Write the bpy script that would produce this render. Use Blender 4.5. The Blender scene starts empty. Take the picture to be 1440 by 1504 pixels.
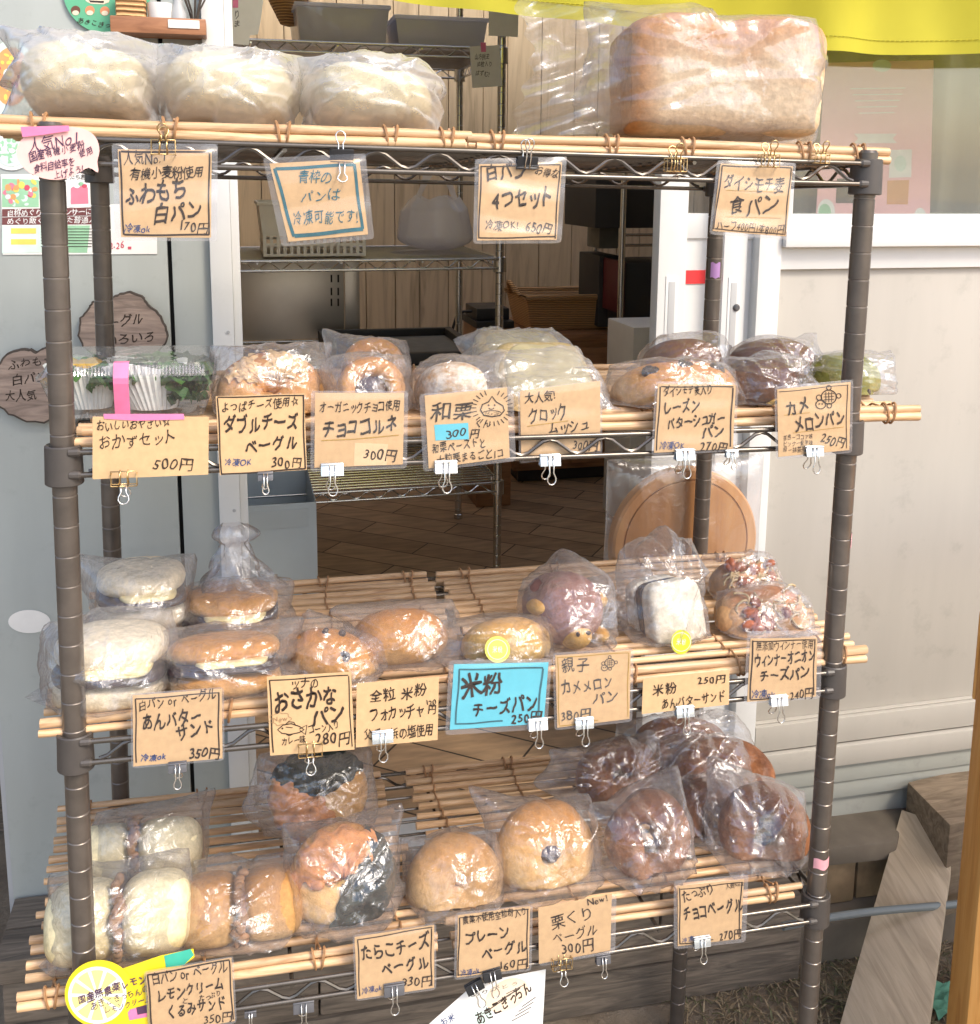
import bpy, bmesh, math, random
import numpy as np
from mathutils import Vector, Matrix

R = math.radians
random.seed(7)
S = bpy.context.scene
COL = S.collection

# ------------------------------------------------------------------ camera, world, sun, exposure
FPX, PIT, YAW, ROL = 1561.88, 0.146344, 0.237482, 0.018694      # focal length in photo pixels, pitch, yaw, roll
CAM = np.array([0.133575, -0.888935, 1.1098])
PPX, PPY = 716.55, 536.11                                       # optical centre in the photo (1440 x 1504)
_f = np.array([math.sin(YAW)*math.cos(PIT), math.cos(YAW)*math.cos(PIT), -math.sin(PIT)])
_r = np.cross(_f, [0, 0, 1.0]); _r /= np.linalg.norm(_r)
_u = np.cross(_r, _f)
CR = _r*math.cos(ROL)+_u*math.sin(ROL)
CU = -_r*math.sin(ROL)+_u*math.cos(ROL)
CF = _f
cam = bpy.data.cameras.new('camera')
cam.sensor_fit = 'HORIZONTAL'; cam.sensor_width = 36.0
cam.lens = FPX/1440*36
cam.shift_x = (720-PPX)/1440; cam.shift_y = -(752-PPY)/1440
cam.clip_start = 0.02; cam.clip_end = 400
co = bpy.data.objects.new('camera', cam); COL.objects.link(co)
m = Matrix.Identity(4)
for i in range(3):
    m[i][0] = CR[i]; m[i][1] = CU[i]; m[i][2] = -CF[i]; m[i][3] = CAM[i]
co.matrix_world = m
S.camera = co

SUN_EL, SUN_AZ = 46, -34         # the sun stands behind the camera, to its right
W = bpy.data.worlds.new("World"); S.world = W; W.use_nodes = True
nt = W.node_tree
bg = nt.nodes['Background']
sky = nt.nodes.new('ShaderNodeTexSky'); sky.sky_type = 'NISHITA'; sky.sun_disc = False
sky.sun_elevation = R(SUN_EL); sky.sun_rotation = R(180+SUN_AZ)
sky.dust_density = 3.0; sky.ozone_density = 1.0; sky.air_density = 1.0
nt.links.new(sky.outputs[0], bg.inputs[0]); bg.inputs[1].default_value = 0.15
sl = bpy.data.lights.new('sun', 'SUN'); sl.energy = 1.15; sl.angle = R(14); sl.color = (1, .91, .77)
so = bpy.data.objects.new('sun', sl); COL.objects.link(so)
sd = Vector((-math.sin(R(SUN_AZ))*math.cos(R(SUN_EL)), -math.cos(R(SUN_AZ))*math.cos(R(SUN_EL)), math.sin(R(SUN_EL))))
so.rotation_euler = sd.to_track_quat('Z', 'Y').to_euler(); so.location = (0, -3, 4)
S.view_settings.view_transform = 'Standard'; S.view_settings.look = 'None'
S.view_settings.exposure = 1.16; S.view_settings.gamma = 1.0
try: S.view_settings.use_curve_mapping = False
except Exception: pass
S.render.engine = 'CYCLES'
cy = S.cycles
cy.max_bounces = 9; cy.diffuse_bounces = 4; cy.glossy_bounces = 3; cy.transmission_bounces = 4; cy.transparent_max_bounces = 24
cy.use_denoising = True
try: cy.denoiser = 'OPENIMAGEDENOISE'
except Exception: pass
cy.caustics_reflective = False; cy.caustics_refractive = False
cy.sample_clamp_indirect = 6.0

# ------------------------------------------------------------------ photograph geometry
def ray(px, py):
    return CR*(px-PPX)/FPX - CU*(py-PPY)/FPX + CF
def at(px, py, Y):
    d = ray(px, py); return CAM+d*((Y-CAM[1])/d[1])
def onz(px, py, Z):
    d = ray(px, py); return CAM+d*((Z-CAM[2])/d[2])
def onplane(px, py, p0, n):
    d = ray(px, py); return CAM+d*(np.dot(np.asarray(p0)-CAM, n)/np.dot(d, n))
def mpp(p):                       # metres per photo pixel at a point
    return float(np.dot(np.asarray(p)-CAM, CF))/FPX
# the building leans about a degree against the rack: its own axes (u right, w inward, v up)
_e = (0.0229, -0.0166)
_X = np.array([[1, 0, 0], [0, math.cos(_e[0]), -math.sin(_e[0])], [0, math.sin(_e[0]), math.cos(_e[0])]])
_Y = np.array([[math.cos(_e[1]), 0, math.sin(_e[1])], [0, 1, 0], [-math.sin(_e[1]), 0, math.cos(_e[1])]])
BM = _Y@_X; BO = np.array([0, .49, .20])
def B(p): return BO+BM@np.asarray(p, float)
def bw(px, py, w):
    o = BM.T@(CAM-BO); d = BM.T@ray(px, py); return o+d*((w-o[1])/d[1])
def bv(px, py, v):
    o = BM.T@(CAM-BO); d = BM.T@ray(px, py); return o+d*((v-o[2])/d[2])

# ------------------------------------------------------------------ mesh helpers
ROOTLOC = {}
class MB:
    def __init__(s, xf=None):
        s.v = []; s.f = []; s.m = []; s.xf = xf; s.mi = 0
    def add(s, pts, faces, mi=None):
        b = len(s.v)
        if s.xf: pts = [s.xf(p) for p in pts]
        s.v.extend([tuple(map(float, p)) for p in pts])
        s.f.extend([tuple(b+i for i in f) for f in faces])
        s.m.extend([s.mi if mi is None else mi]*len(faces))
    def box(s, x0, x1, y0, y1, z0, z1, mi=None):
        s.add([(x0,y0,z0),(x1,y0,z0),(x1,y1,z0),(x0,y1,z0),(x0,y0,z1),(x1,y0,z1),(x1,y1,z1),(x0,y1,z1)],
              [(0,3,2,1),(4,5,6,7),(0,1,5,4),(1,2,6,5),(2,3,7,6),(3,0,4,7)], mi)
    def prism(s, poly, off, mi=None):          # polygon extruded by a vector
        n = len(poly); poly = [np.asarray(p, float) for p in poly]; off = np.asarray(off, float)
        nn = np.zeros(3)
        for i in range(n): nn += np.cross(poly[i], poly[(i+1) % n])
        if np.dot(nn, off) > 0: poly = poly[::-1]
        s.add(poly+[p+off for p in poly], [tuple(range(n)), tuple(range(2*n-1, n-1, -1))]+[((i+1) % n, i, n+i, n+(i+1) % n) for i in range(n)], mi)
    def tube(s, pts, r, n=8, closed=False, mi=None, cap=True):
        P = [np.asarray(p, float) for p in pts]; k = len(P)
        rs = r if hasattr(r, '__len__') else [r]*k
        T = []
        for i in range(k):
            a = P[(i-1) % k] if (closed or i > 0) else P[i]; b = P[(i+1) % k] if (closed or i < k-1) else P[i]
            t = b-a; T.append(t/(np.linalg.norm(t)+1e-12))
        a = np.array([0, 0, 1.0]) if abs(T[0][2]) < .9 else np.array([1.0, 0, 0])
        N = np.cross(T[0], a); N /= np.linalg.norm(N)
        out = []
        for i in range(k):
            if i: N = N-T[i]*np.dot(N, T[i]); N /= (np.linalg.norm(N)+1e-12)
            Bn = np.cross(T[i], N)
            for j in range(n):
                q = 2*math.pi*j/n
                out.append(P[i]+rs[i]*(N*math.cos(q)+Bn*math.sin(q)))
        F = []
        for i in range(k if closed else k-1):
            i2 = (i+1) % k
            for j in range(n):
                F.append((i*n+j, i*n+(j+1) % n, i2*n+(j+1) % n, i2*n+j))
        if cap and not closed: F += [tuple(range(n-1, -1, -1)), tuple((k-1)*n+j for j in range(n))]
        s.add(out, F, mi)
    def grid(s, A, wu=False, wv=False, mi=None, flip=False):
        A = np.asarray(A, float); nu, nv = A.shape[:2]
        F = []
        for i in range(nu if wu else nu-1):
            for j in range(nv if wv else nv-1):
                i2, j2 = (i+1) % nu, (j+1) % nv
                q = (i*nv+j, i2*nv+j, i2*nv+j2, i*nv+j2)
                F.append(q[::-1] if flip else q)
        s.add(A.reshape(-1, 3), F, mi)
    def lathe(s, prof, n, o, ax=(0, 0, 1), mi=None, mis=None):
        ax = np.asarray(ax, float); ax /= np.linalg.norm(ax)
        a = np.array([1.0, 0, 0]) if abs(ax[0]) < .9 else np.array([0, 1.0, 0])
        e1 = np.cross(ax, a); e1 /= np.linalg.norm(e1); e2 = np.cross(ax, e1)
        o = np.asarray(o, float); pts = []
        for r, z in prof:
            for j in range(n):
                q = 2*math.pi*j/n; pts.append(o+ax*z+(e1*math.cos(q)+e2*math.sin(q))*r)
        k = len(prof)
        for i in range(k-1):
            F = [(i*n+j, i*n+(j+1) % n, (i+1)*n+(j+1) % n, (i+1)*n+j) for j in range(n)]
            if i == 0:
                s.add(pts, F, (mis[i] if mis else mi)); b = len(s.v)-len(pts)
            else:
                s.f.extend([tuple(b+x for x in f) for f in F]); s.m.extend([(mis[i] if mis else (s.mi if mi is None else mi))]*n)
        for ring, rev in ((0, True), (k-1, False)):
            if prof[ring][0] > 1e-6:
                f = tuple(b+ring*n+j for j in range(n)); s.f.append(f[::-1] if rev else f); s.m.append(0 if mi is None else mi)
    def build(s, name, mats, parent=None, smooth='auto', bevel=0, ang=40):
        if not isinstance(mats, (list, tuple)): mats = [mats]
        V = np.asarray(s.v, float).reshape(-1, 3)
        root = parent
        while root is not None and root.parent is not None: root = root.parent
        if root is not None: loc = np.array(ROOTLOC[root.name])
        else: loc = np.array([(V[:, 0].min()+V[:, 0].max())/2, (V[:, 1].min()+V[:, 1].max())/2, V[:, 2].min()])
        me = bpy.data.meshes.new(name)
        me.from_pydata((V-loc).tolist(), [], s.f)
        for x in mats: me.materials.append(x)
        if len(mats) > 1: me.polygons.foreach_set('material_index', s.m)
        if bevel:
            b = bmesh.new(); b.from_mesh(me)
            bmesh.ops.bevel(b, geom=[e for e in b.edges if len(e.link_faces) == 2 and e.calc_face_angle(0) > .6], offset=bevel, segments=2, affect='EDGES', profile=.6, clamp_overlap=True)
            b.to_mesh(me); b.free()
        if smooth:
            me.polygons.foreach_set('use_smooth', [True]*len(me.polygons))
            if smooth == 'auto':
                b = bmesh.new(); b.from_mesh(me); a = R(ang)
                for e in b.edges:
                    if len(e.link_faces) == 2 and e.calc_face_angle(0) > a: e.smooth = False
                b.to_mesh(me); b.free()
        me.update()
        o = bpy.data.objects.new(name, me); COL.objects.link(o)
        if parent is not None: o.parent = parent
        else:
            o.location = loc; ROOTLOC[o.name] = tuple(loc)
        return o

def tag(o, label, cat, group=None):
    o['label'] = label; o['category'] = cat
    if group: o['group'] = group
    return o
def thing(name, label, cat, loc, group=None):
    o = bpy.data.objects.new(name, None); COL.objects.link(o)
    o.empty_display_size = .02; o.location = tuple(map(float, loc)); ROOTLOC[o.name] = tuple(map(float, loc))
    return tag(o, label, cat, group)
def struct(o, kind='structure'):
    o['kind'] = kind; return o

# ------------------------------------------------------------------ materials
def newmat(name):
    m = bpy.data.materials.new(name); m.use_nodes = True
    return m, m.node_tree.nodes, m.node_tree.links, m.node_tree.nodes['Principled BSDF']
def noise_ramp(N, L, scale, stops, coord='Object', stretch=None, detail=4, rough=.55, dist=0):
    tc = N.new('ShaderNodeTexCoord'); n = N.new('ShaderNodeTexNoise')
    n.inputs['Scale'].default_value = scale; n.inputs['Detail'].default_value = detail; n.inputs['Roughness'].default_value = rough
    n.inputs['Distortion'].default_value = dist
    if stretch:
        mp = N.new('ShaderNodeMapping'); mp.inputs['Scale'].default_value = stretch
        L.new(tc.outputs[coord], mp.inputs[0]); L.new(mp.outputs[0], n.inputs[0])
    else: L.new(tc.outputs[coord], n.inputs[0])
    r = N.new('ShaderNodeValToRGB'); el = r.color_ramp.elements
    while len(el) < len(stops): el.new(.5)
    for e, (p, c) in zip(el, stops): e.position = p; e.color = (*c, 1)
    L.new(n.outputs[0], r.inputs[0])
    return n, r
def bump(N, L, bs, src, strength=.3, dist=.001):
    b = N.new('ShaderNodeBump'); b.inputs['Strength'].default_value = strength; b.inputs['Distance'].default_value = dist
    L.new(src, b.inputs['Height']); L.new(b.outputs[0], bs.inputs['Normal']); return b
def mul(c, k): return tuple(min(1, x*k) for x in c)
def plain(name, c, rough=.5, metal=0, var=.12, scale=30, bmp=0, spec=.5, coat=0):
    m, N, L, b = newmat(name)
    n, r = noise_ramp(N, L, scale, [(.3, mul(c, 1-var)), (.7, mul(c, 1+var))])
    L.new(r.outputs[0], b.inputs['Base Color'])
    b.inputs['Roughness'].default_value = rough; b.inputs['Metallic'].default_value = metal
    b.inputs['Specular IOR Level'].default_value = spec
    if coat: b.inputs['Coat Weight'].default_value = coat
    if bmp: bump(N, L, b, n.outputs[0], bmp)
    return m
def wood(name, c0, c1, c2, stretch=(3, 30, 30), scale=4, rough=.6, bmp=.3, dist=1.2):
    m, N, L, b = newmat(name)
    n, r = noise_ramp(N, L, scale, [(.28, c0), (.5, c1), (.75, c2)], stretch=stretch, detail=6, dist=dist)
    gi = N.new('ShaderNodeNewGeometry'); hs = N.new('ShaderNodeHueSaturation'); mr = N.new('ShaderNodeMapRange')
    mr.inputs['To Min'].default_value = .74; mr.inputs['To Max'].default_value = 1.2
    L.new(gi.outputs['Random Per Island'], mr.inputs[0]); L.new(mr.outputs[0], hs.inputs['Value']); L.new(r.outputs[0], hs.inputs['Color'])
    L.new(hs.outputs[0], b.inputs['Base Color']); b.inputs['Roughness'].default_value = rough
    bump(N, L, b, n.outputs[0], bmp, .002)
    return m
def bread(name, lo, mid, hi, scale=34, amp=.8, rough=.5, floury=None, bmp=.8, axis=2, endcol=None):
    """crust: paler at the foot, browner on the crown, mottled; an optional dusting of flour"""
    m, N, L, b = newmat(name)
    tc = N.new('ShaderNodeTexCoord'); sp = N.new('ShaderNodeSeparateXYZ'); L.new(tc.outputs['Generated'], sp.inputs[0])
    n = N.new('ShaderNodeTexNoise'); n.inputs['Scale'].default_value = scale; n.inputs['Detail'].default_value = 6; L.new(tc.outputs['Object'], n.inputs[0])
    a = N.new('ShaderNodeMath'); a.operation = 'MULTIPLY_ADD'; a.inputs[1].default_value = amp*1.6; L.new(n.outputs[0], a.inputs[0])
    k = N.new('ShaderNodeMath'); k.operation = 'MULTIPLY_ADD'; k.inputs[1].default_value = .75; k.inputs[2].default_value = .12-amp*.8
    L.new(sp.outputs[axis], k.inputs[0]); L.new(k.outputs[0], a.inputs[2])
    r = N.new('ShaderNodeValToRGB'); e = r.color_ramp.elements; e.new(.5)
    for x, p, c in zip(e, (.12, .45, .8), (lo, mid, hi)): x.position = p; x.color = (*c, 1)
    L.new(a.outputs[0], r.inputs[0]); out = r.outputs[0]
    n2 = N.new('ShaderNodeTexNoise'); n2.inputs['Scale'].default_value = 260; n2.inputs['Detail'].default_value = 3; L.new(tc.outputs['Object'], n2.inputs[0])
    if floury:
        n3 = N.new('ShaderNodeTexNoise'); n3.inputs['Scale'].default_value = 38; n3.inputs['Detail'].default_value = 8; n3.inputs['Roughness'].default_value = .75; L.new(tc.outputs['Object'], n3.inputs[0])
        rr = N.new('ShaderNodeMapRange'); rr.inputs[1].default_value = .62-floury*.3; rr.inputs[2].default_value = .72-floury*.2; L.new(n3.outputs[0], rr.inputs[0])
        mx = N.new('ShaderNodeMixRGB'); mx.inputs[2].default_value = (.78, .7, .58, 1); L.new(rr.outputs[0], mx.inputs[0]); L.new(out, mx.inputs[1]); out = mx.outputs[0]
    n4 = N.new('ShaderNodeTexNoise'); n4.inputs['Scale'].default_value = 130; n4.inputs['Detail'].default_value = 5; n4.inputs['Roughness'].default_value = .7; L.new(tc.outputs['Object'], n4.inputs[0])
    r4 = N.new('ShaderNodeMapRange'); r4.inputs[1].default_value = .3; r4.inputs[2].default_value = .7; r4.inputs[3].default_value = .72; r4.inputs[4].default_value = 1.18; L.new(n4.outputs[0], r4.inputs[0])
    if endcol:      # browner end crust
        me_ = N.new('ShaderNodeMapRange'); me_.inputs[1].default_value = .16; me_.inputs[2].default_value = .04; L.new(sp.outputs[0], me_.inputs[0])
        mz = N.new('ShaderNodeMixRGB'); mz.inputs[2].default_value = (*endcol, 1); L.new(me_.outputs[0], mz.inputs[0]); L.new(out, mz.inputs[1]); out = mz.outputs[0]
    hv = N.new('ShaderNodeHueSaturation'); L.new(r4.outputs[0], hv.inputs['Value']); L.new(out, hv.inputs['Color'])
    L.new(hv.outputs[0], b.inputs['Base Color']); b.inputs['Roughness'].default_value = rough+.12
    b.inputs['Specular IOR Level'].default_value = .28
    ad = N.new('ShaderNodeMath'); ad.operation = 'MULTIPLY_ADD'; ad.inputs[1].default_value = .35; L.new(n2.outputs[0], ad.inputs[0]); L.new(n.outputs[0], ad.inputs[2])
    bump(N, L, b, ad.outputs[0], bmp, .0025)
    return m
def film(name, haze=.10, tint=(.97, .97, .985), gl=.05, edge=.55, rough=.09, wr=70, bstr=.35, hn=.10, wave=None):
    """thin clear plastic: see-through, a faint milky veil, sharp glints along its creases"""
    m, N, L, b = newmat(name); N.remove(b)
    out = N['Material Output']
    tc = N.new('ShaderNodeTexCoord')
    n = N.new('ShaderNodeTexNoise'); n.inputs['Scale'].default_value = wr; n.inputs['Detail'].default_value = 3; n.inputs['Distortion'].default_value = 1.2
    if wave:
        mp = N.new('ShaderNodeMapping'); mp.inputs['Scale'].default_value = wave; L.new(tc.outputs['Object'], mp.inputs[0]); L.new(mp.outputs[0], n.inputs[0])
    else: L.new(tc.outputs['Object'], n.inputs[0])
    bp = N.new('ShaderNodeBump'); bp.inputs['Strength'].default_value = bstr; bp.inputs['Distance'].default_value = .004
    if wave: L.new(n.outputs[0], bp.inputs['Height'])
    else:          # straight sharp creases: two sizes of flat facets
        wp = N.new('ShaderNodeMixRGB'); wp.blend_type = 'LINEAR_LIGHT'; wp.inputs[0].default_value = .008; L.new(tc.outputs['Object'], wp.inputs[1]); L.new(n.outputs['Color'], wp.inputs[2])
        hs = []
        for sc, st in ((wr*.34, (1, 1, 1)), (wr*.85, (1.6, 1, .7))):
            mp = N.new('ShaderNodeMapping'); mp.inputs['Scale'].default_value = st; mp.inputs['Rotation'].default_value = (.4, .9, .3); L.new(wp.outputs[0], mp.inputs[0])
            v = N.new('ShaderNodeTexVoronoi'); v.feature = 'DISTANCE_TO_EDGE'; v.inputs['Scale'].default_value = sc; L.new(mp.outputs[0], v.inputs['Vector']); hs.append(v)
        ad = N.new('ShaderNodeMath'); ad.operation = 'MULTIPLY_ADD'; ad.inputs[1].default_value = .22; L.new(hs[1].outputs['Distance'], ad.inputs[0]); L.new(hs[0].outputs['Distance'], ad.inputs[2])
        L.new(ad.outputs[0], bp.inputs['Height']); bp.inputs['Distance'].default_value = .016
    tr = N.new('ShaderNodeBsdfTransparent'); tr.inputs[0].default_value = (*tint, 1)
    df = N.new('ShaderNodeBsdfDiffuse'); df.inputs[0].default_value = (.92, .91, .94, 1); L.new(bp.outputs[0], df.inputs['Normal'])
    tl = N.new('ShaderNodeBsdfTranslucent'); tl.inputs[0].default_value = (.92, .91, .94, 1)
    dm = N.new('ShaderNodeMixShader'); dm.inputs[0].default_value = .4; L.new(df.outputs[0], dm.inputs[1]); L.new(tl.outputs[0], dm.inputs[2])
    gs = N.new('ShaderNodeBsdfGlossy'); gs.inputs['Roughness'].default_value = rough; L.new(bp.outputs[0], gs.inputs['Normal'])
    lw = N.new('ShaderNodeLayerWeight'); lw.inputs[0].default_value = .5; L.new(bp.outputs[0], lw.inputs['Normal'])
    pw = N.new('ShaderNodeMath'); pw.operation = 'POWER'; pw.inputs[1].default_value = 3.2; L.new(lw.outputs['Facing'], pw.inputs[0])
    ma = N.new('ShaderNodeMath'); ma.operation = 'MULTIPLY_ADD'; ma.inputs[1].default_value = edge; ma.inputs[2].default_value = gl; ma.use_clamp = True; L.new(pw.outputs[0], ma.inputs[0])
    hz = N.new('ShaderNodeMath'); hz.operation = 'MULTIPLY_ADD'; hz.inputs[1].default_value = hn; hz.inputs[2].default_value = haze; hz.use_clamp = True; L.new(lw.outputs['Facing'], hz.inputs[0])
    m1 = N.new('ShaderNodeMixShader'); L.new(hz.outputs[0], m1.inputs[0]); L.new(tr.outputs[0], m1.inputs[1]); L.new(dm.outputs[0], m1.inputs[2])
    m2 = N.new('ShaderNodeMixShader'); L.new(ma.outputs[0], m2.inputs[0]); L.new(m1.outputs[0], m2.inputs[1]); L.new(gs.outputs[0], m2.inputs[2])
    L.new(m2.outputs[0], out.inputs['Surface'])
    return m
def cloth(name, c):
    m, N, L, b = newmat(name)
    n, r = noise_ramp(N, L, 9, [(.3, mul(c, .9)), (.7, mul(c, 1.05))])
    L.new(r.outputs[0], b.inputs['Base Color']); b.inputs['Roughness'].default_value = .8
    t = N.new('ShaderNodeBsdfTranslucent'); t.inputs[0].default_value = (*c, 1)
    mx = N.new('ShaderNodeMixShader'); mx.inputs[0].default_value = .45
    L.new(b.outputs[0], mx.inputs[1]); L.new(t.outputs[0], mx.inputs[2]); L.new(mx.outputs[0], N['Material Output'].inputs['Surface'])
    return m

M_ = {}
M_['post'] = plain('bronze_paint', (.10, .082, .068), .30, .3, .25, 35, .08, .6, .35)
M_['notch'] = plain('groove_highlight', (.22, .19, .165), .35, .6, .1, 60)  # paler grooves: bright edge glints put into the colour
M_['rod'] = plain('bronze_rod', (.13, .115, .1), .24, .75, .1, 60)
M_['collar'] = plain('plastic_sleeve', (.065, .056, .05), .42, 0, .1, 60)
M_['chrome'] = plain('chrome_wire', (.62, .62, .6), .22, 1, .06, 40)
M_['stick'] = wood('willow_stick', (.42, .235, .115), (.67, .43, .235), (.78, .55, .34), stretch=(6, 60, 60), scale=3, rough=.42, bmp=.25)
M_['tie'] = plain('rattan_tie', (.36, .19, .085), .5, 0, .25, 200, .2)
M_['kraft'] = plain('kraft_paper', (.585, .385, .2), .75, 0, .07, 140, .12)
M_['kraftlight'] = plain('kraft_paper_light', (.70, .49, .28), .75, 0, .05, 140, .1)
M_['cyan'] = plain('cyan_paper', (.12, .50, .60), .7, 0, .04, 90)
M_['pinkpaper'] = plain('pink_paper', (.82, .5, .46), .75, 0, .04, 90)
M_['whitepaper'] = plain('white_paper', (.78, .77, .74), .7, 0, .03, 60)
M_['ink'] = plain('brown_ink', (.032, .018, .012), .5, 0, .2, 60)
M_['inkgrey'] = plain('grey_ink', (.1, .085, .075), .5, 0, .2, 60)
M_['inkblue'] = plain('blue_ink', (.035, .07, .2), .5, 0, .2, 60)
M_['inkteal'] = plain('teal_ink', (.03, .13, .16), .5, 0, .25, 60)
M_['inkpurple'] = plain('purple_ink', (.08, .035, .08), .5, 0, .2, 60)
M_['inklight'] = plain('faint_ink', (.33, .2, .1), .6, 0, .2, 60)
M_['yellowink'] = plain('ochre_underline', (.42, .25, .04), .6, 0, .2, 60)
M_['pinktape'] = plain('pink_tape', (.78, .2, .38), .5, 0, .1, 60)
M_['palepink'] = plain('pale_pink_tape', (.75, .36, .4), .5, 0, .1, 60)
M_['film'] = film('bag_film', haze=.032, hn=.20, gl=.135, edge=.6, rough=.22, bstr=.42)
M_['film2'] = film('milky_bag_film', haze=.27, hn=.22, gl=.13, rough=.23, wr=45, bstr=.5)
M_['film3'] = film('clear_bag_film', haze=.05, hn=.18, gl=.12, edge=.6, rough=.2, wr=38, bstr=.45)
M_['laminate'] = film('laminate_film', haze=.01, hn=.02, gl=.05, edge=.3, rough=.22, wr=8, bstr=.1, wave=(.6, 1, 5))
M_['lamedge'] = film('laminate_margin', haze=.16, hn=.1, gl=.05, edge=.4, rough=.12, wr=20)
M_['clamshell'] = film('clamshell_plastic', haze=.05, hn=.1, gl=.08, edge=.7, rough=.05, wr=30, bstr=.2)
M_['steel'] = plain('nickel_wire', (.72, .7, .66), .2, 1, .05, 50)
M_['gold'] = plain('gold_wire', (.6, .42, .2), .25, 1, .08, 50)
M_['clipblack'] = plain('black_enamel', (.02, .02, .022), .3, 0, .1, 50)
M_['clipsilver'] = plain('silver_enamel', (.62, .66, .68), .25, .8, .08, 50)
M_['clipwhite'] = plain('white_enamel', (.75, .75, .73), .35, .1, .05, 50)
M_['clipgrey'] = plain('grey_enamel', (.12, .12, .13), .3, .3, .1, 50)
M_['wall'] = None
# ------------------------------------------------------------------ ground and setting
def soil():
    m, N, L, b = newmat('soil')
    n, r = noise_ramp(N, L, 9, [(.3, (.13, .10, .07)), (.5, (.23, .18, .125)), (.72, (.34, .275, .20))], detail=9, rough=.7)
    L.new(r.outputs[0], b.inputs['Base Color']); b.inputs['Roughness'].default_value = .95; bump(N, L, b, n.outputs[0], .8, .02); return m
M_['soil'] = soil()
g = MB()
ng = 40
for i in range(1):
    A = np.zeros((ng, ng, 3))
    for a in range(ng):
        for c in range(ng):
            x = -30+60*a/(ng-1); y = -40+60*c/(ng-1)
            A[a, c] = (x, y, 0)
g.grid(A, flip=False)
go = struct(g.build('ground', M_['soil'], smooth=True))

M_['bounce'] = plain('light_bounce_ground', (.33, .30, .25), .95, 0, .2, 8, .4)
q = MB(); q.add([(-14, -16, .004), (14, -16, .004), (14, -.28, .004), (-14, -.28, .004)], [(0, 1, 2, 3)]); struct(q.build('bounce_plane', M_['bounce'], smooth=False))  # pale ground added out of view to bounce light onto the rack
def paint(name, c, streak=.09, rough=.45, dirt=.16, metal=0):
    m, N, L, b = newmat(name)
    n, r = noise_ramp(N, L, 3, [(.3, mul(c, 1-streak)), (.65, c)], stretch=(6, 6, 1), detail=5)
    n2, r2 = noise_ramp(N, L, 22, [(.56, (1, 1, 1)), (.74, (1-dirt,)*3)], detail=9, rough=.7)
    mx = N.new('ShaderNodeMixRGB'); mx.blend_type = 'MULTIPLY'; mx.inputs[0].default_value = 1
    L.new(r.outputs[0], mx.inputs[1]); L.new(r2.outputs[0], mx.inputs[2]); L.new(mx.outputs[0], b.inputs['Base Color'])
    b.inputs['Roughness'].default_value = rough; b.inputs['Metallic'].default_value = metal
    bump(N, L, b, n2.outputs[0], .06, .001); return m
M_['wall'] = paint('painted_steel_panel', (.40, .43, .415), .09, .42)
M_['wallwarm'] = paint('painted_panel_warm', (.45, .425, .38), .08, .5)
M_['alu'] = paint('white_aluminium', (.68, .69, .685), .03, .35, .06)
M_['alugrey'] = paint('grey_aluminium', (.42, .43, .44), .04, .35, .06)
M_['skirt'] = paint('skirting_panel', (.36, .37, .335), .06, .6, .2)
M_['dark'] = plain('dark_gap', (.012, .012, .013), .8)
M_['blackplastic'] = plain('black_plastic', (.02, .02, .021), .45, 0, .2, 20)
M_['red'] = plain('red_sticker', (.7, .03, .035), .45)
M_['concrete'] = plain('concrete', (.15, .125, .095), .9, 0, .25, 14, .5)
M_['brick'] = plain('pale_brick', (.23, .165, .095), .9, 0, .3, 25, .6)
M_['timberblock'] = wood('timber_block', (.12, .085, .055), (.2, .15, .1), (.29, .22, .15), stretch=(4, 25, 25), scale=3, rough=.85, bmp=.5)
M_['deck'] = wood('weathered_deck', (.085, .068, .052), (.15, .12, .09), (.25, .195, .145), stretch=(2.2, 22, 22), scale=4, rough=.85, bmp=.6, dist=2)
M_['deckgrey'] = wood('grey_board', (.25, .21, .17), (.36, .31, .255), (.46, .4, .33), stretch=(26, 26, 2.2), scale=3, rough=.8, bmp=.5, dist=1.5)
M_['orangewood'] = wood('oiled_pine', (.5, .2, .045), (.68, .32, .08), (.78, .42, .13), stretch=(28, 28, 2), scale=3, rough=.5, bmp=.2)
M_['pipe'] = plain('blue_grey_pipe', (.15, .175, .18), .4, 0, .1, 20)
M_['greencloth'] = plain('green_net_cloth', (.12, .33, .22), .8, 0, .2, 60)

def glass(name, refl=.10, tint=(.86, .88, .87)):
    m, N, L, b = newmat(name); N.remove(b)
    t = N.new('ShaderNodeBsdfTransparent'); t.inputs[0].default_value = (*tint, 1)
    gs = N.new('ShaderNodeBsdfGlossy'); gs.inputs['Roughness'].default_value = .03
    d = N.new('ShaderNodeBsdfDiffuse'); d.inputs[0].default_value = (.7, .7, .68, 1)
    lw = N.new('ShaderNodeLayerWeight'); lw.inputs[0].default_value = .5
    p = N.new('ShaderNodeMath'); p.operation = 'POWER'; p.inputs[1].default_value = 4; L.new(lw.outputs['Facing'], p.inputs[0])
    a = N.new('ShaderNodeMath'); a.operation = 'MULTIPLY_ADD'; a.inputs[1].default_value = .7; a.inputs[2].default_value = refl; L.new(p.outputs[0], a.inputs[0])
    x0 = N.new('ShaderNodeMixShader'); x0.inputs[0].default_value = .05; L.new(t.outputs[0], x0.inputs[1]); L.new(d.outputs[0], x0.inputs[2])
    x = N.new('ShaderNodeMixShader'); L.new(a.outputs[0], x.inputs[0]); L.new(x0.outputs[0], x.inputs[1]); L.new(gs.outputs[0], x.inputs[2])
    L.new(x.outputs[0], N['Material Output'].inputs['Surface']); return m
M_['glass'] = glass('window_glass', .045, (.93, .94, .93))

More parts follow.
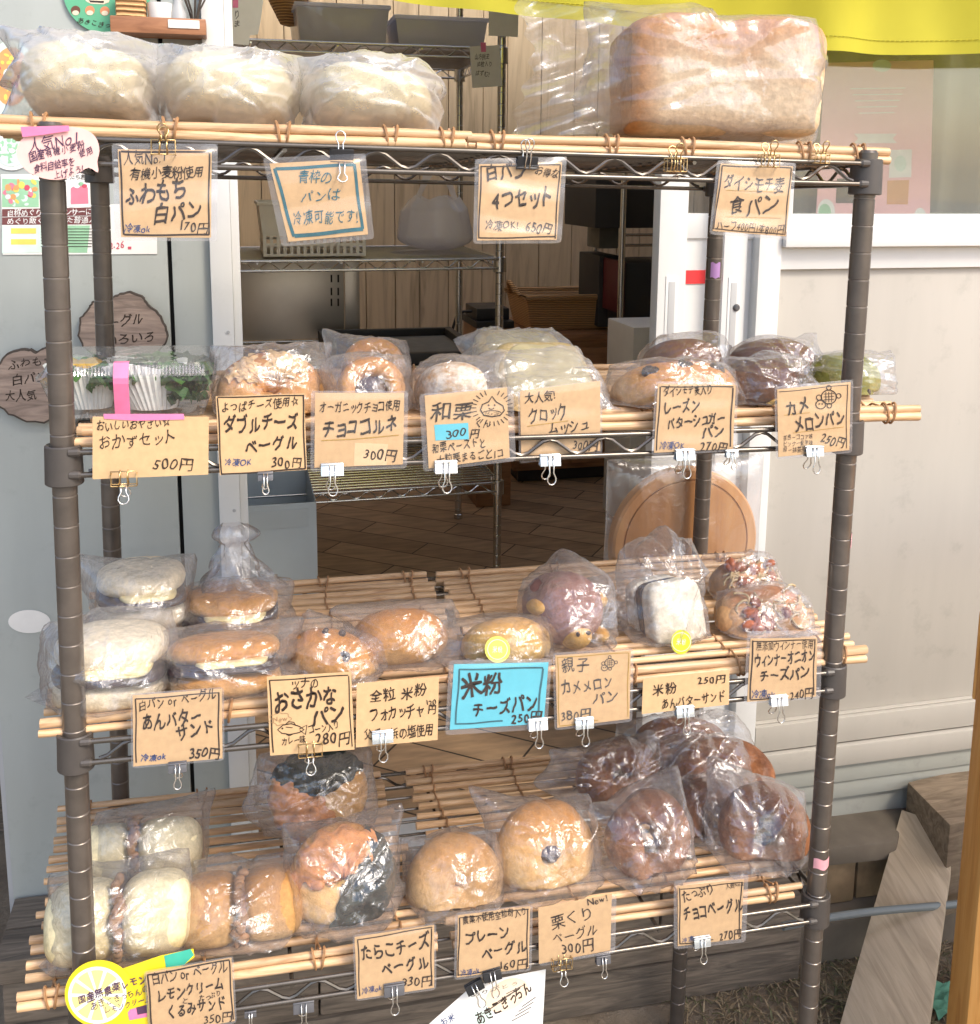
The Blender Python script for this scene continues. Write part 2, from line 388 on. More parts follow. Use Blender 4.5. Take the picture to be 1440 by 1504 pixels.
# ------------------------------------------------------------------ the prefab building
bld = thing('prefab_building', 'pale grey prefab hut with an open sliding door behind the bread rack', 'building', B((.4, .3, 0)))
def part(name, mat, boxes, parent=bld, bevel=.0012, xf=B):
    q = MB(xf)
    for b in boxes: q.box(*b)
    return q.build(name, mat, parent, bevel=bevel)
TOP = 2.15
part('wall', M_['wall'], [(-.157, .0715, 0, .05, -.03, TOP), (.0765, .122, 0, .05, -.03, TOP)])
part('wall_joint', M_['dark'], [(.0715, .0765, .012, .04, -.03, TOP)], bevel=0)
fr = part('door_frame', M_['alu'], [(.122, .148, -.012, .06, -.01, TOP), (.1481, .158, -.004, .07, -.01, TOP), (.857, .891, -.012, .06, -.01, TOP), (.158, .857, -.012, .06, 1.95, TOP), (.158, .857, 0, .07, -.02, .004)])
for v in (.3, .52, .75, .98):
    q = MB(B); q.lathe([(0, 0), (.0022, .0001), (.0022, .0012), (0, .0014)], 8, (.1405, -.0122, v), (0, -1, 0)); q.build('screw', M_['alugrey'], fr)
# front sliding leaf pushed open, and the fixed leaf behind it
def leaf(u0, u1, w0, w1, st, nm='sliding_door'):
    d = part(nm, M_['alu'], [(u0, u0+st, w0, w1, .01, 1.94), (u1-st, u1, w0, w1, .01, 1.94), (u0+st, u1-st, w0, w1, .01, .12), (u0+st, u1-st, w0, w1, 1.85, 1.94), (u0+st, u1-st, w0+.002, w1-.002, .86, .895)])
    part('door_panel', M_['alu'], [(u0+st, u1-st, w0+.006, w1-.006, .12, .86)], d, 0)
    part('pane', M_['glass'], [(u0+st, u1-st, w0+.008, w1-.01, .895, 1.85)], d, 0)
    return d
d1 = leaf(.726, 1.30, .030, .055, .042)
d2 = leaf(.812, 1.34, .004, .026, .035, 'sliding_door')
# recessed pull on the leading stile
def pull(d, u, v0, v1, w, ww):
    q = MB(B); q.box(u-ww, u+ww, w-.0012, w, v0-.008, v1+.008); q.build('pull_plate', M_['alu'], d, bevel=.0004)
    q = MB(B)
    P = [(u-ww*.55, w-.0018, v0+.004), (u+ww*.55, w-.0018, v0+.004), (u+ww*.55, w-.0018, v1), (u-ww*.55, w-.0018, v1)]
    q.prism(P, (0, .0006, 0)); q.build('handle', M_['alugrey'], d, bevel=.0004)
pull(d1, .747, .665, .80, .030, .009)
pull(d2, .829, .665, .80, .004, .0085)
q = MB(B); q.lathe([(0, .004), (.003, .004), (.005, .002), (.0055, 0)], 14, (.8335, .0028, .765), (0, -1, 0)); q.build('keyhole', M_['clipgrey'], d2)
p = [bw(1019, 397, .033), bw(1066, 396, .033), bw(1066, 416, .033), bw(1019, 418, .033)]
q = MB(B); q.box(.769, .811, .0342, .036, p[2][2], p[0][2]); q.build('sticker', M_['red'], d1, bevel=0)
# right hand wall with the window
SV = 0.865
part('wall', M_['wallwarm'], [(.891, 2.4, .004, .05, .131, .818)])
part('wall_trim', M_['alu'], [(.891, 2.4, -.004, .05, .818, .850)])
wd = part('window', M_['alu'], [(.8915, 2.4, -.022, .05, .850, .872), (.8915, 2.4, -.010, .05, 1.72, 1.76), (.8915, .905, -.012, .05, .872, 1.72), (1.66, 1.70, -.008, .05, .872, 1.72)], bevel=.002)
part('pane', M_['glass'], [(.905, 1.66, .014, .018, .872, 1.72), (1.70, 2.4, .014, .018, .872, 1.72)], wd, 0)
part('wall', M_['wallwarm'], [(.891, 2.4, .003, .05, 1.761, TOP)])
part('base_rail', M_['wallwarm'], [(.893, 2.4, -.010, .05, .087, .128), (.893, 2.4, -.003, .05, .1285, .1308)], bevel=.003)
part('base_rail', M_['wallwarm'], [(.893, 2.4, -.016, .05, .050, .084)], bevel=.003)
part('skirting', M_['skirt'], [(.893, 2.4, -.008, .05, .018, .046), (.893, 2.4, -.004, .05, -.012, .016), (.893, 2.4, .004, .05, -.2, -.013)], bevel=.002)
part('skirting', M_['skirt'], [(-.157, .893, .002, .05, -.21, -.0301)], bevel=0)
part('end_trim', M_['alugrey'], [(-.163, -.1572, .004, .06, -.03, TOP)], bevel=0)
# roof with a deep eave that shades the front; unseen gaps added for skylight
part('roof', M_['wall'], [(-.8, 2.6, -.45, .7, TOP+.001, TOP+.06), (-.8, 0, .7001, 1.2499, TOP+.001, TOP+.06), (.9, 2.6, .7001, 1.2499, TOP+.001, TOP+.06), (-.8, 2.6, 1.25, 1.5, TOP+.001, TOP+.06)])
part('ceiling', M_['whitepaper'], [(-.157, 2.4, .051, .7, TOP-.06, TOP-.001), (-.157, 0, .7001, 1.2499, TOP-.06, TOP-.001), (.9, 2.4, .7001, 1.2499, TOP-.06, TOP-.001), (-.157, 2.4, 1.25, 1.5, TOP-.06, TOP-.001)], bevel=0)  # same gaps as the roof, added to brighten the room

def planks():
    m, N, L, b = newmat('whitewashed_boards')
    n, r = noise_ramp(N, L, 2.2, [(.25, (.44, .34, .22)), (.5, (.70, .56, .38)), (.75, (.78, .64, .45))], stretch=(14, 14, 1.2), detail=7, dist=1.5)
    L.new(r.outputs[0], b.inputs['Base Color']); b.inputs['Roughness'].default_value = .75; return m
M_['boards'] = planks()
bx = []
u = .05
while u < 2.4:
    wdt = random.choice((.085, .1, .12)); bx.append((u, u+wdt-.003, 2.25+random.uniform(0, .003), 2.3, 0, TOP-.06)); u += wdt
part('interior_wall', M_['boards'], bx, bevel=0)
part('interior_wall', M_['boards'], [(.03, .052, .07, 2.25, 0, TOP-.06), (2.38, 2.4, .07, 2.25, 0, TOP-.06), (.0521, 2.38, 2.301, 2.33, 0, TOP-.06)], bevel=0)
def vinyl():
    m, N, L, b = newmat('wood_pattern_vinyl')
    tc = N.new('ShaderNodeTexCoord'); mp = N.new('ShaderNodeMapping'); mp.inputs['Rotation'].default_value = (0, 0, R(38)); L.new(tc.outputs['Object'], mp.inputs[0])
    br = N.new('ShaderNodeTexBrick'); br.inputs['Color1'].default_value = (.52, .36, .22, 1); br.inputs['Color2'].default_value = (.33, .22, .13, 1); br.inputs['Mortar'].default_value = (.04, .027, .018, 1)
    br.inputs['Scale'].default_value = 1; br.inputs['Brick Width'].default_value = .42; br.inputs['Row Height'].default_value = .09; br.inputs['Mortar Size'].default_value = .002; L.new(mp.outputs[0], br.inputs[0])
    n, r = noise_ramp(N, L, 6, [(.3, (.7, .7, .7)), (.7, (1.25, 1.2, 1.15))], stretch=(2, 9, 1), detail=6)
    mx = N.new('ShaderNodeMixRGB'); mx.blend_type = 'MULTIPLY'; mx.inputs[0].default_value = 1; L.new(br.outputs[0], mx.inputs[1]); L.new(r.outputs[0], mx.inputs[2])
    L.new(mx.outputs[0], b.inputs['Base Color']); b.inputs['Roughness'].default_value = .45; return m
part('interior_floor', vinyl(), [(-.157, 2.4, .071, 2.3, -.05, 0)], bevel=0)

# timber step under the door: top boards and a front face of weathered sleepers
stp = thing('timber_step', 'weathered brown timber step below the hut door behind the rack legs', 'step', (.38, .43, 0))
y0, y1 = .362, .486
part('step_top', M_['deck'], [(-.155, .928, y0+.0, y0+.060, .178, .209), (-.155, .928, y0+.063, y1, .178, .2085)], stp, .003, None)
bb = []
for i, (z0, z1) in enumerate(((.002, .062), (.065, .118), (.121, .176))):
    xs = [-.15, .229 if i == 1 else .5+.1*i, .924]
    for a, b_ in zip(xs, xs[1:]): bb.append((a+.001, b_-.001, y0+random.uniform(.002, .007), y0+.05, z0, z1))
part('sleeper', M_['deck'], bb, stp, .004, None)

# pale block wall, timber block, kerb and pipe at the right foot of the hut
q = MB()
zt = .17
Pq = [onz(1165, 1196, zt), onz(1335, 1185, zt), onz(1318, 1236, zt), onz(1160, 1252, zt)]
q.prism(Pq, (0, 0, -.03)); bl = q.build('paving_slab', M_['concrete'], bevel=.004)
tag(bl, 'brown concrete slab laid on bricks against the foot of the hut', 'slab')
fy = min(Pq[2][1], Pq[3][1])+.012
for k, (x0, x1) in enumerate(((.955, 1.045), (1.05, 1.14), (1.145, 1.235))):
    q = MB(); q.box(x0, x1, fy+random.uniform(0, .006), fy+.09, .07, .1395); o = q.build('stone_brick', M_['brick'], bevel=.005)
    tag(o, ('pale brick under the slab nearest the rack post', 'pale brick in the middle under the slab', 'pale brick under the slab partly behind the leaning board')[k], 'brick', 'bricks carrying the slab')
q = MB(); q.box(.9, 1.5, fy-.035, fy+.1, .001, .069); tag(q.build('kerb_stone', M_['concrete'], bevel=.006), 'low worn concrete kerb below the pale bricks', 'kerb')
q = MB(); zt = .225
Pq = [onz(1333, 1148, zt), onz(1445, 1122, zt), onz(1462, 1196, zt), onz(1396, 1212, zt)]
q.prism(Pq, (0, 0, -.15)); tag(q.build('timber_block', M_['timberblock'], bevel=.005), 'heavy brown timber block against the hut beside the orange post', 'block')
a = at(1150, 1358, .30); b_ = at(1450, 1316, .33)
q = MB(); q.tube([a+(b_-a)*t+np.array([0, 0, .004*math.sin(t*5)-.003]) for t in np.linspace(0, 1, 12)], .0055, 10)
tag(q.build('hose_pipe', M_['pipe']), 'thin blue grey pipe lying on the soil below the kerb', 'pipe')
# leaning board
A_, B_, C_ = onz(1325, 1190, .187), onz(1405, 1216, .187), onz(1300, 1560, .022)
n_ = np.cross(B_-A_, C_-A_); n_ /= np.linalg.norm(n_)
if n_[2] < 0: n_ = -n_
Pq = [onplane(*p, A_, n_) for p in ((1325, 1189), (1405, 1216), (1352, 1600), (1212, 1580))]
M_['plank'] = wood('grey_plank', (.30, .24, .17), (.41, .33, .235), (.50, .41, .30), stretch=(30, 2.5, 4), scale=3, rough=.8, bmp=.4, dist=1)
q = MB(); q.prism(Pq, -n_*.018)
tag(q.build('wooden_plank', M_['plank'], bevel=.002), 'long grey weathered plank sloping down from the block to the soil', 'plank')
# orange post at the right edge; unseen tabletop and other legs added for shade
pb = at(1424, 1470, -.005); x0 = pb[0]
tb = thing('post_shade_table', 'orange oiled pine table whose leg stands at the right edge by the plank', 'table', (1.35, -.25, 0))
q = MB(); q.box(x0, x0+.06, -.005, .028, .001, .70); q.build('leg', M_['orangewood'], tb, bevel=.003)
for lx, ly in ((1.78, -.005), (x0+.16, -.60), (1.78, -.60)):
    q = MB(); q.box(lx, lx+.06, ly, ly+.033, .001, .70); q.build('leg', M_['orangewood'], tb, bevel=.003)
q = MB(); q.box(.945, 1.9, -.66, .036, .7005, .73); q.box(x0, 1.84, .0285, .0335, .60, .699); q.build('top', M_['orangewood'], tb, bevel=.003)  # added out of view to shade the slab and lower wall
# green net scrap
c = at(1420, 1352, .25)
q = MB(); A = np.zeros((10, 8, 3))
for i in range(10):
    for j in range(8): A[i, j] = (c[0]-.03+.012*i, c[1]+.008*j, .006+.01*abs(math.sin(i*1.3+j))+.004*random.random())
q.grid(A); tag(q.build('net_scrap', M_['greencloth']), 'scrap of green netting on the soil between plank and post', 'netting')
# dark fence beyond the left end of the hut
q = MB(B)
u = -1.6
while u < -.2: q.box(u, u+.13, .5, .52, -.2, 1.3); u += .137
tag(q.build('wooden_fence', M_['deck'], bevel=0), 'dark weathered board fence past the left corner of the hut', 'fence')
# dry grass and straw on the soil (stuff)
def grass(name, region, n, seed, h, mats):
    rng = random.Random(seed); q = MB()
    for i in range(n):
        x, y = region(rng); a = rng.uniform(0, 6.3); l = rng.uniform(.5, 1)*h; w = rng.uniform(.0006, .0013)
        up = rng.uniform(.05, .55); d = np.array([math.cos(a), math.sin(a), 0]); s = np.array([-d[1], d[0], 0])*w
        p0 = np.array([x, y, .001]); p1 = p0+d*l*.4+np.array([0, 0, l*up*.6]); p2 = p0+d*l*(.9+.2*rng.random())+np.array([0, 0, l*up*.55])
        q.add([p0-s, p0+s, p1+s, p1-s, p2], [(0, 1, 2, 3), (3, 2, 4)], rng.randrange(len(mats)))
    return struct(q.build(name, mats, smooth=False), 'stuff')
gm = [plain('straw_'+str(i), c, .8, 0, .1, 10) for i, c in enumerate(((.26, .19, .11), (.17, .125, .075), (.12, .12, .055), (.33, .26, .16)))]
grass('dry_grass', lambda r: (r.uniform(.72, 1.35), r.uniform(-.05, .40)), 7000, 3, .032, gm)
grass('dry_grass', lambda r: (r.uniform(-.5, -.02), r.uniform(-.1, .42)), 1800, 4, .06, gm)

# ------------------------------------------------------------------ the bread rack
RW, RD = .70495, .30962
UP = [1.1565, .912, .667, .4195]                # height of the upper rod of each shelf
rack = thing('shelving_rack', 'bronze four tier wire shelving rack full of bagged bread', 'rack', (RW/2, RD/2, 0))
def post(x, y, k0):
    prof = [(.0001, .001), (.012, .002), (.012, .014), (.0097, .016)]; mis = [0]*3
    top = UP[0]+.010
    zs = []
    z = 1.10-.025*k0
    while z > .03: zs.append(z); z -= .025
    for z in sorted(zs):
        if z > top-.004: continue
        prof += [(.0097, z-.0009), (.0091, z-.0003), (.0091, z+.0003), (.0097, z+.0009)]; mis += [0, 1, 1, 1]
    prof += [(.0097, top), (.008, top+.0025), (.0001, top+.003)]; mis += [0, 0, 0]
    q = MB(); q.lathe(prof, 28, (x, y, 0), mis=mis)
    return q.build('post', [M_['post'], M_['notch']], rack, ang=28)
POSTS = ((0, 0), (RW, 0), (0, RD), (RW, RD))
for (x, y) in POSTS: post(x, y, -1 if y == 0 else -1.2)
def truss(q, p0, p1, zu, zl, per=.05, r=.0017, phase=0):
    p0 = np.array(p0, float); p1 = np.array(p1, float); Ln = np.linalg.norm(p1-p0); n = int(Ln/per*2); pts = []
    for i in range(n*4+1):
        t = i/(n*4); s_ = t*n+phase; tri = 1-2*abs((s_ % 2)-1); v = max(-.86, min(.86, tri*1.05)); v = math.sin(v*1.35)/math.sin(.86*1.35)
        p = p0+(p1-p0)*t; pts.append((p[0], p[1], (zu+zl)/2+(zu-zl)*.36*v))
    q.tube(pts, r, 6)
def shelf(parent, name, x0, x1, y0, y1, zu, dz, rr, mat, wire=.0015, pitch=.025, collars=None, cmat=None, cr=.0143, per=.05, inset=.0115):
    q = MB(); zl = zu-dz
    for y, s_ in ((y0-inset, 1), (y1+inset, -1)):
        q.tube([(x0+.006, y, zu), (x1-.006, y, zu)], rr, 10); q.tube([(x0+.006, y, zl), (x1-.006, y, zl)], rr, 10)
        truss(q, (x0+.02, y+s_*.0008, 0), (x1-.02, y+s_*.0008, 0), zu, zl, per)
    for x, s_ in ((x0-inset*.4, 1), (x1+inset*.4, -1)):
        q.tube([(x, y0+.006, zu), (x, y1-.006, zu)], rr, 10); q.tube([(x, y0+.006, zl), (x, y1-.006, zl)], rr, 10)
        truss(q, (x+s_*.0008, y0+.02, 0), (x+s_*.0008, y1-.02, 0), zu, zl, per)
    y = y0+pitch*.6
    while y < y1-.005:
        q.tube([(x0-inset*.4, y, zu+rr*.2), (x1+inset*.4, y, zu+rr*.2)], wire, 6); y += pitch
    for k in range(3):
        x = x0+(x1-x0)*(k+1)/4; q.tube([(x, y0-inset, zu-rr*1.6), (x, y1+inset, zu-rr*1.6)], rr*.8, 8)
    o = q.build(name, mat, parent)
    for (x, y) in (collars or ()):
        c = MB(); c.lathe([(.0101, zu+.003), (cr-.001, zu+.0045), (cr, zu+.0035), (cr+.0007, zl-.0085), (cr-.0004, zl-.0095), (.0101, zl-.0095)], 28, (x, y, 0))
        sx = 1 if x < (x0+x1)/2 else -1; sy = 1 if y < (y0+y1)/2 else -1
        for z in (zu, zl): c.lathe([(.0001, -.004), (.0034, -.003), (.0036, .004), (.0024, .006)], 10, (x+sx*.0085, y-sy*inset, z), (sx, 0, 0))
        c.build('collar', cmat or mat, o, ang=30)
    return o
for zu in UP:
    shelf(rack, 'shelf', 0, RW, 0, RD, zu, .0185, .0024, M_['rod'], collars=POSTS, cmat=M_['collar'])

# ------------------------------------------------------------------ willow stick mats
MATTOP = [z+.0165 for z in UP]
def mat(x0, x1, zu, label, seed, skew=0, ties=(.08, .36, .65, .92), rows=17, yf=.001, yr=.300):
    rng = random.Random(seed)
    t = thing('stick_mat', label, 'mat', ((x0+x1)/2, .15, zu+.004), 'willow stick mats lining the rack shelves')
    q = MB(); st = []
    pit = (yr-yf-.012)/(rows-1)
    rowsY = [(yf, .0055), (yf+.002, .0132)]+[(yf+.012+pit*i, .0086+rng.uniform(-.0006, .0006)) for i in range(1, rows-1)]+[(yr-.001, .0055), (yr, .0130)]
    for y, dz in rowsY:
        a = x0+rng.uniform(-.005, .005)+skew*(y-.15); b = x1+rng.uniform(-.005, .005)+skew*(y-.15); r0 = rng.uniform(.0033, .0043); r1 = r0*rng.uniform(.85, 1.1)
        ph = rng.uniform(0, 6); pts = []; rs = []
        for k in range(15):
            s_ = k/14; pts.append((a+(b-a)*s_, y+.0009*math.sin(ph+s_*5), zu+dz+.0006*math.sin(ph*2+s_*7))); rs.append((r0+(r1-r0)*s_)*(1+.05*math.sin(s_*31+ph)+(.07 if rng.random() < .12 else 0)))
        q.tube(pts, rs, 9)
    q.build('sticks', M_['stick'], t)
    q = MB()
    for f in ties:
        tx = x0+(x1-x0)*f
        for strand in (0, 1):
            pts = []
            for i, (y, dz) in enumerate(rowsY[1:-1]):
                up = 1 if (i+strand) % 2 else -1
                pts.append((tx+skew*(y-.15)+.0025*(1 if strand else -1)*math.cos(i*1.9)+rng.uniform(-.001, .001), y, zu+dz+up*.0050))
                if i < len(rowsY)-3:
                    y2 = (y+rowsY[i+2][0])/2; pts.append((tx+skew*(y2-.15)+rng.uniform(-.0012, .0012), y2, zu+dz+rng.uniform(-.0006, .0006)))
            q.tube(pts, .0011, 5)
        for yy in (yf+.001, yr-.001):
            for d in (-.0045, .0035):
                pts = []
                for k in range(14):
                    a = 2*math.pi*k/14; pts.append((tx+d+skew*(yy-.15)+.0016*math.sin(a+d*400), yy+.0060*math.sin(a), zu+.0094+.0100*math.cos(a)))
                q.tube(pts, .0012, 5, closed=True)
    q.build('binding', M_['tie'], t)
    return t
mat(at(-30, 186, 0)[0], at(690, 205, 0)[0], UP[0], 'left willow stick mat of the top shelf below the white bread bags', 1, ties=(.115, .37, .6, .83, .955), skew=.01)
mat(at(692, 213, 0)[0], at(1302, 222, 0)[0], UP[0]-.001, 'right willow stick mat of the top shelf below the tall loaf', 2, ties=(.06, .32, .5, .79, .93))
mat(.010, .357, UP[1], 'left willow stick mat of the second shelf below the deli box', 3, skew=0)
mat(.363, .778, UP[1], 'right willow stick mat of the second shelf, ends past the post below the green bun', 4, ties=(.08, .36, .65, .93))
mat(-.026, .353, UP[2], 'left willow stick mat of the third shelf below the sandwich stacks', 5, skew=.02, ties=(.08, .4, .67, .93))
mat(.359, .753, UP[2], 'right willow stick mat of the third shelf with bare sticks at its back corner', 6, skew=.05)
mat(-.057, .305, UP[3], 'left willow stick mat of the lowest shelf below the walnut sandwiches', 7, skew=-.03, ties=(.07, .42, .7, .92))
mat(.328, .684, UP[3], 'right willow stick mat of the lowest shelf below the chocolate bagels', 8, skew=.0)
# ------------------------------------------------------------------ lettering: the stock font, letter by letter, jittered like marker writing
_cu = bpy.data.curves.new('lettering_source', 'FONT'); _cu.resolution_u = 3
_ob = bpy.data.objects.new('lettering_source', _cu); COL.objects.link(_ob)
_GC = {}
def glyph(ch, wt):
    k = (ch, wt)
    if k not in _GC:
        _cu.body = ch; _cu.offset = wt
        dg = bpy.context.evaluated_depsgraph_get(); dg.update()
        ev = _ob.evaluated_get(dg); me = ev.to_mesh()
        V = np.array([v.co[:2] for v in me.vertices]) if len(me.vertices) else np.zeros((0, 2))
        F = [tuple(p.vertices) for p in me.polygons]; ev.to_mesh_clear()
        full = ord(ch) > 255
        adv = 1.0 if full else ((V[:, 0].max()+.09) if len(V) else .33)
        if ch in 'ぁぃぅぇぉっゃゅょァィゥェォッャュョ': adv = .78
        _GC[k] = (V, F, adv)
    return _GC[k]
def write(q, pm, lines, off=.0004):
    """lines: (text, x0, y0, x1, y1, height px, material slot[, weight]) along the middle line of the writing in photo pixels"""
    for ln in lines:
        txt, x0, y0, x1, y1, h, mi = ln[:7]; bold = ln[7] if len(ln) > 7 else .012; wt = 0.0
        x0, x1 = x0+.012*(x1-x0), x1-.03*(x1-x0)
        b_ = .042 if bold >= .028 else (.019 if bold > .01 else 0)
        cps = [(0, 0, 0)] if not b_ else ([(0, 0, 0), (b_, 0, .00003), (.3*b_, b_, .00006), (b_*.9, b_*.9, .00009)] if b_ > .02 else [(0, 0, 0), (b_, b_*.4, .00004), (b_*.4, b_, .00008)])
        gl = [glyph(c, wt) for c in txt]; tot = sum(g_[2] for g_ in gl)
        L = math.hypot(x1-x0, y1-y0); dx, dy = (x1-x0)/L, (y1-y0)/L; ux, uy = dy, -dx
        sx = L/tot; em = h/.86; rng = random.Random(txt+str(x0)); c = 0
        for (V, F, adv) in gl:
            if len(V):
                an = rng.uniform(-.11, .09); k = rng.uniform(.86, 1.1); oy = rng.uniform(-.09, .09); sl = .14+rng.uniform(-.08, .08); ph = rng.uniform(0, 6)
                gx = (V[:, 0]-adv*.48)*k; gy = (V[:, 1]-.36)*k
                gx0 = gx; gx = gx+gy*sl+.03*np.sin(gy*7+ph)+.016*np.sin(V[:, 0]*13+V[:, 1]*7+ph); gy = gy+.034*np.sin(gx0*6.5+ph*2)+.014*np.sin(gx0*15+gy*9+ph)+.05*gx0
                ca, sa = math.cos(an), math.sin(an); gx, gy = gx*ca-gy*sa, gx*sa+gy*ca+oy
                cx = (c+adv/2)*sx
                for (ex_, ey_, eo) in cps:
                    q.add([pm(x0+dx*(cx+a*sx)+ux*b*em, y0+dy*(cx+a*sx)+uy*b*em, off+eo) for a, b in zip(gx+ex_, gy+ey_)], F, mi)
            c += adv
def stroke(q, pm, pts, w, mi, off=.0004, closed=False):
    """a drawn line of width w px through pixel points"""
    n = len(pts); lf = []; rt = []
    for i in range(n):
        a = pts[(i-1) % n] if (closed or i) else pts[i]; b = pts[(i+1) % n] if (closed or i < n-1) else pts[i]
        dx, dy = b[0]-a[0], b[1]-a[1]; l = math.hypot(dx, dy)+1e-9; nx, ny = -dy/l*w/2, dx/l*w/2
        lf.append(pm(pts[i][0]+nx, pts[i][1]+ny, off)); rt.append(pm(pts[i][0]-nx, pts[i][1]-ny, off))
    q.add(lf+rt, [(i, (i+1) % n, n+(i+1) % n, n+i) for i in range(n if closed else n-1)], mi)
def fillpoly(q, pm, pts, mi, off=.0003):
    q.add([pm(x, y, off) for x, y in pts], [tuple(range(len(pts)))], mi)
def ell(cx, cy, a, b, n=28, rot=0, t0=0, t1=6.2832):
    o = []
    for k in range(n):
        t = t0+(t1-t0)*k/(n if abs(t1-t0-6.2832) < 1e-3 else n-1); x, y = a*math.cos(t), b*math.sin(t)
        o.append((cx+x*math.cos(rot)-y*math.sin(rot), cy+x*math.sin(rot)+y*math.cos(rot)))
    return o
def pmap(p0, n):
    n = np.asarray(n, float); n = n/np.linalg.norm(n); p0 = np.asarray(p0, float)
    def f(px, py, off=0.0): return onplane(px, py, p0+n*off, n)
    return f, n
WALLN = BM@np.array([0, -1.0, 0])
def wallmap(w=-.001): return pmap(B((0, w, 0)), WALLN)

# ------------------------------------------------------------------ inside the hut
irack = thing('chrome_rack', 'chrome wire rack standing inside the dim hut behind the doorway', 'rack', B((.4, 1.22, 0)))
RX0, RX1, RY0, RY1 = .02, .742, 1.0, 1.45
def bpost(x, y, h=1.6):
    q = MB(B); prof = [(.0001, .001), (.012, .002), (.012, .014), (.0095, .016)]
    z = .03
    while z < h: prof += [(.0095, z-.001), (.0088, z), (.0095, z+.001)]; z += .025
    prof += [(.0095, h), (.0001, h+.002)]
    q.lathe(prof, 18, (x, y, 0)); q.build('post', M_['chrome'], irack, ang=28)
for x in (RX0, RX1):
    for y in (RY0, RY1): bpost(x, y)
_obx = MB.__init__
def bshelf(zu):
    old = MB.__init__
    def ini(s, xf=None): old(s, B)
    MB.__init__ = ini
    shelf(irack, 'shelf', RX0, RX1, RY0, RY1, zu, .021, .003, M_['chrome'], wire=.0022, pitch=.022, collars=[(x, y) for x in (RX0, RX1) for y in (RY0, RY1)], cmat=M_['chrome'], per=.052)
    MB.__init__ = old
for z in (.236, .515, .762, 1.222): bshelf(z)

M_['whiteplastic'] = plain('white_plastic', (.82, .80, .72), .45, 0, .04, 20)
M_['tub'] = film('frosted_tub', haze=.8, hn=.1, gl=.05, wr=20)
M_['shopbag'] = film('milky_shopping_bag', haze=.75, hn=.15, gl=.03, rough=.25, wr=30)
M_['steelplate'] = plain('brushed_steel', (.62, .58, .52), .32, .9, .06, 12)
M_['rim'] = plain('black_tray', (.018, .017, .016), .5)
M_['traygrey'] = plain('grey_tray_mat', (.2, .2, .18), .7)
M_['cabinet'] = wood('brown_cabinet', (.20, .09, .04), (.33, .16, .07), (.42, .21, .10), stretch=(2, 18, 18), scale=3, rough=.45, bmp=.1)
M_['wicker'] = None
def wicker():
    m, N, L, b = newmat('wicker')
    tc = N.new('ShaderNodeTexCoord'); w = N.new('ShaderNodeTexWave'); w.bands_direction = 'Z'; w.inputs['Scale'].default_value = 55; w.inputs['Distortion'].default_value = 1.2; L.new(tc.outputs['Object'], w.inputs[0])
    r = N.new('ShaderNodeValToRGB'); r.color_ramp.elements[0].color = (.30, .15, .055, 1); r.color_ramp.elements[1].color = (.75, .45, .2, 1); L.new(w.outputs[0], r.inputs[0])
    L.new(r.outputs[0], b.inputs['Base Color']); b.inputs['Roughness'].default_value = .6; bump(N, L, b, w.outputs[0], .7, .004); return m
M_['wicker'] = wicker()
M_['crate'] = film('blue_grey_crate', haze=.62, hn=.1, gl=.04, wr=10, tint=(.75, .84, .92)); 

def taper(q, u0, u1, w0, w1, v0, v1, k, t=.0025, inner=True):     # open box narrowing downward by k
    def ring(e, v): return [(u0+e, w0+e, v), (u1-e, w0+e, v), (u1-e, w1-e, v), (u0+e, w1-e, v)]
    a, b, c, d = ring(k, v0), ring(0, v1), ring(t, v1), ring(k+t, v0+t)
    q.add(a+b+c+d, [(3, 2, 1, 0), (12, 13, 14, 15)]+[f for i in range(4) for f in ((i, (i+1) % 4, 4+(i+1) % 4, 4+i), (4+i, 4+(i+1) % 4, 8+(i+1) % 4, 8+i), (8+i, 8+(i+1) % 4, 12+(i+1) % 4, 12+i))])
# white basket: solid rim, openwork lower rows
p0 = bw(392, 384, 1.03); p1 = bw(545, 384, 1.03); zb, zt = .768, .768+.115
bk = thing('plastic_basket', 'white slotted plastic basket at the left of the inner chrome rack', 'basket', B((p0[0]+.09, 1.13, zb)))
q = MB(B); u0, u1, w0, w1 = p0[0]-.014, p1[0]-.005, 1.02, 1.30
taper(q, u0, u1, w0, w1, zb+.05, zt, .006)
for v in (zb+.001, zb+.024, zb+.046):
    q.box(u0+.007, u1-.007, w0+.007, w0+.0105, v, v+.006); q.box(u0+.007, u0+.0105, w0+.0106, w1-.007, v, v+.006); q.box(u1-.0105, u1-.007, w0+.0106, w1-.007, v, v+.006); q.box(u0+.007, u1-.007, w1-.0069, w1-.0035, v, v+.006)
u = u0+.0072
while u < u1-.008: q.box(u, u+.007, w0+.0075, w0+.010, zb+.002, zb+.051); u += .0145
w = w0+.011
while w < w1-.01:
    q.box(u0+.0075, u0+.010, w, w+.007, zb+.002, zb+.051); w += .0145
q.box(u0+.0076, u1-.0076, w0+.0107, w1-.0107, zb+.0012, zb+.0032)
q.build('body', M_['whiteplastic'], bk, bevel=0)
q = MB(B)
for a, b_, c, d in ((u0-.004, u1+.004, w0-.004, w0+.001), (u0-.004, u1+.004, w1-.001, w1+.004), (u0-.004, u0+.001, w0+.0011, w1-.0011), (u1-.001, u1+.004, w0+.0011, w1-.0011)): q.box(a, b_, c, d, zt-.003, zt+.004)
q.build('rim', M_['whiteplastic'], bk, bevel=.001)
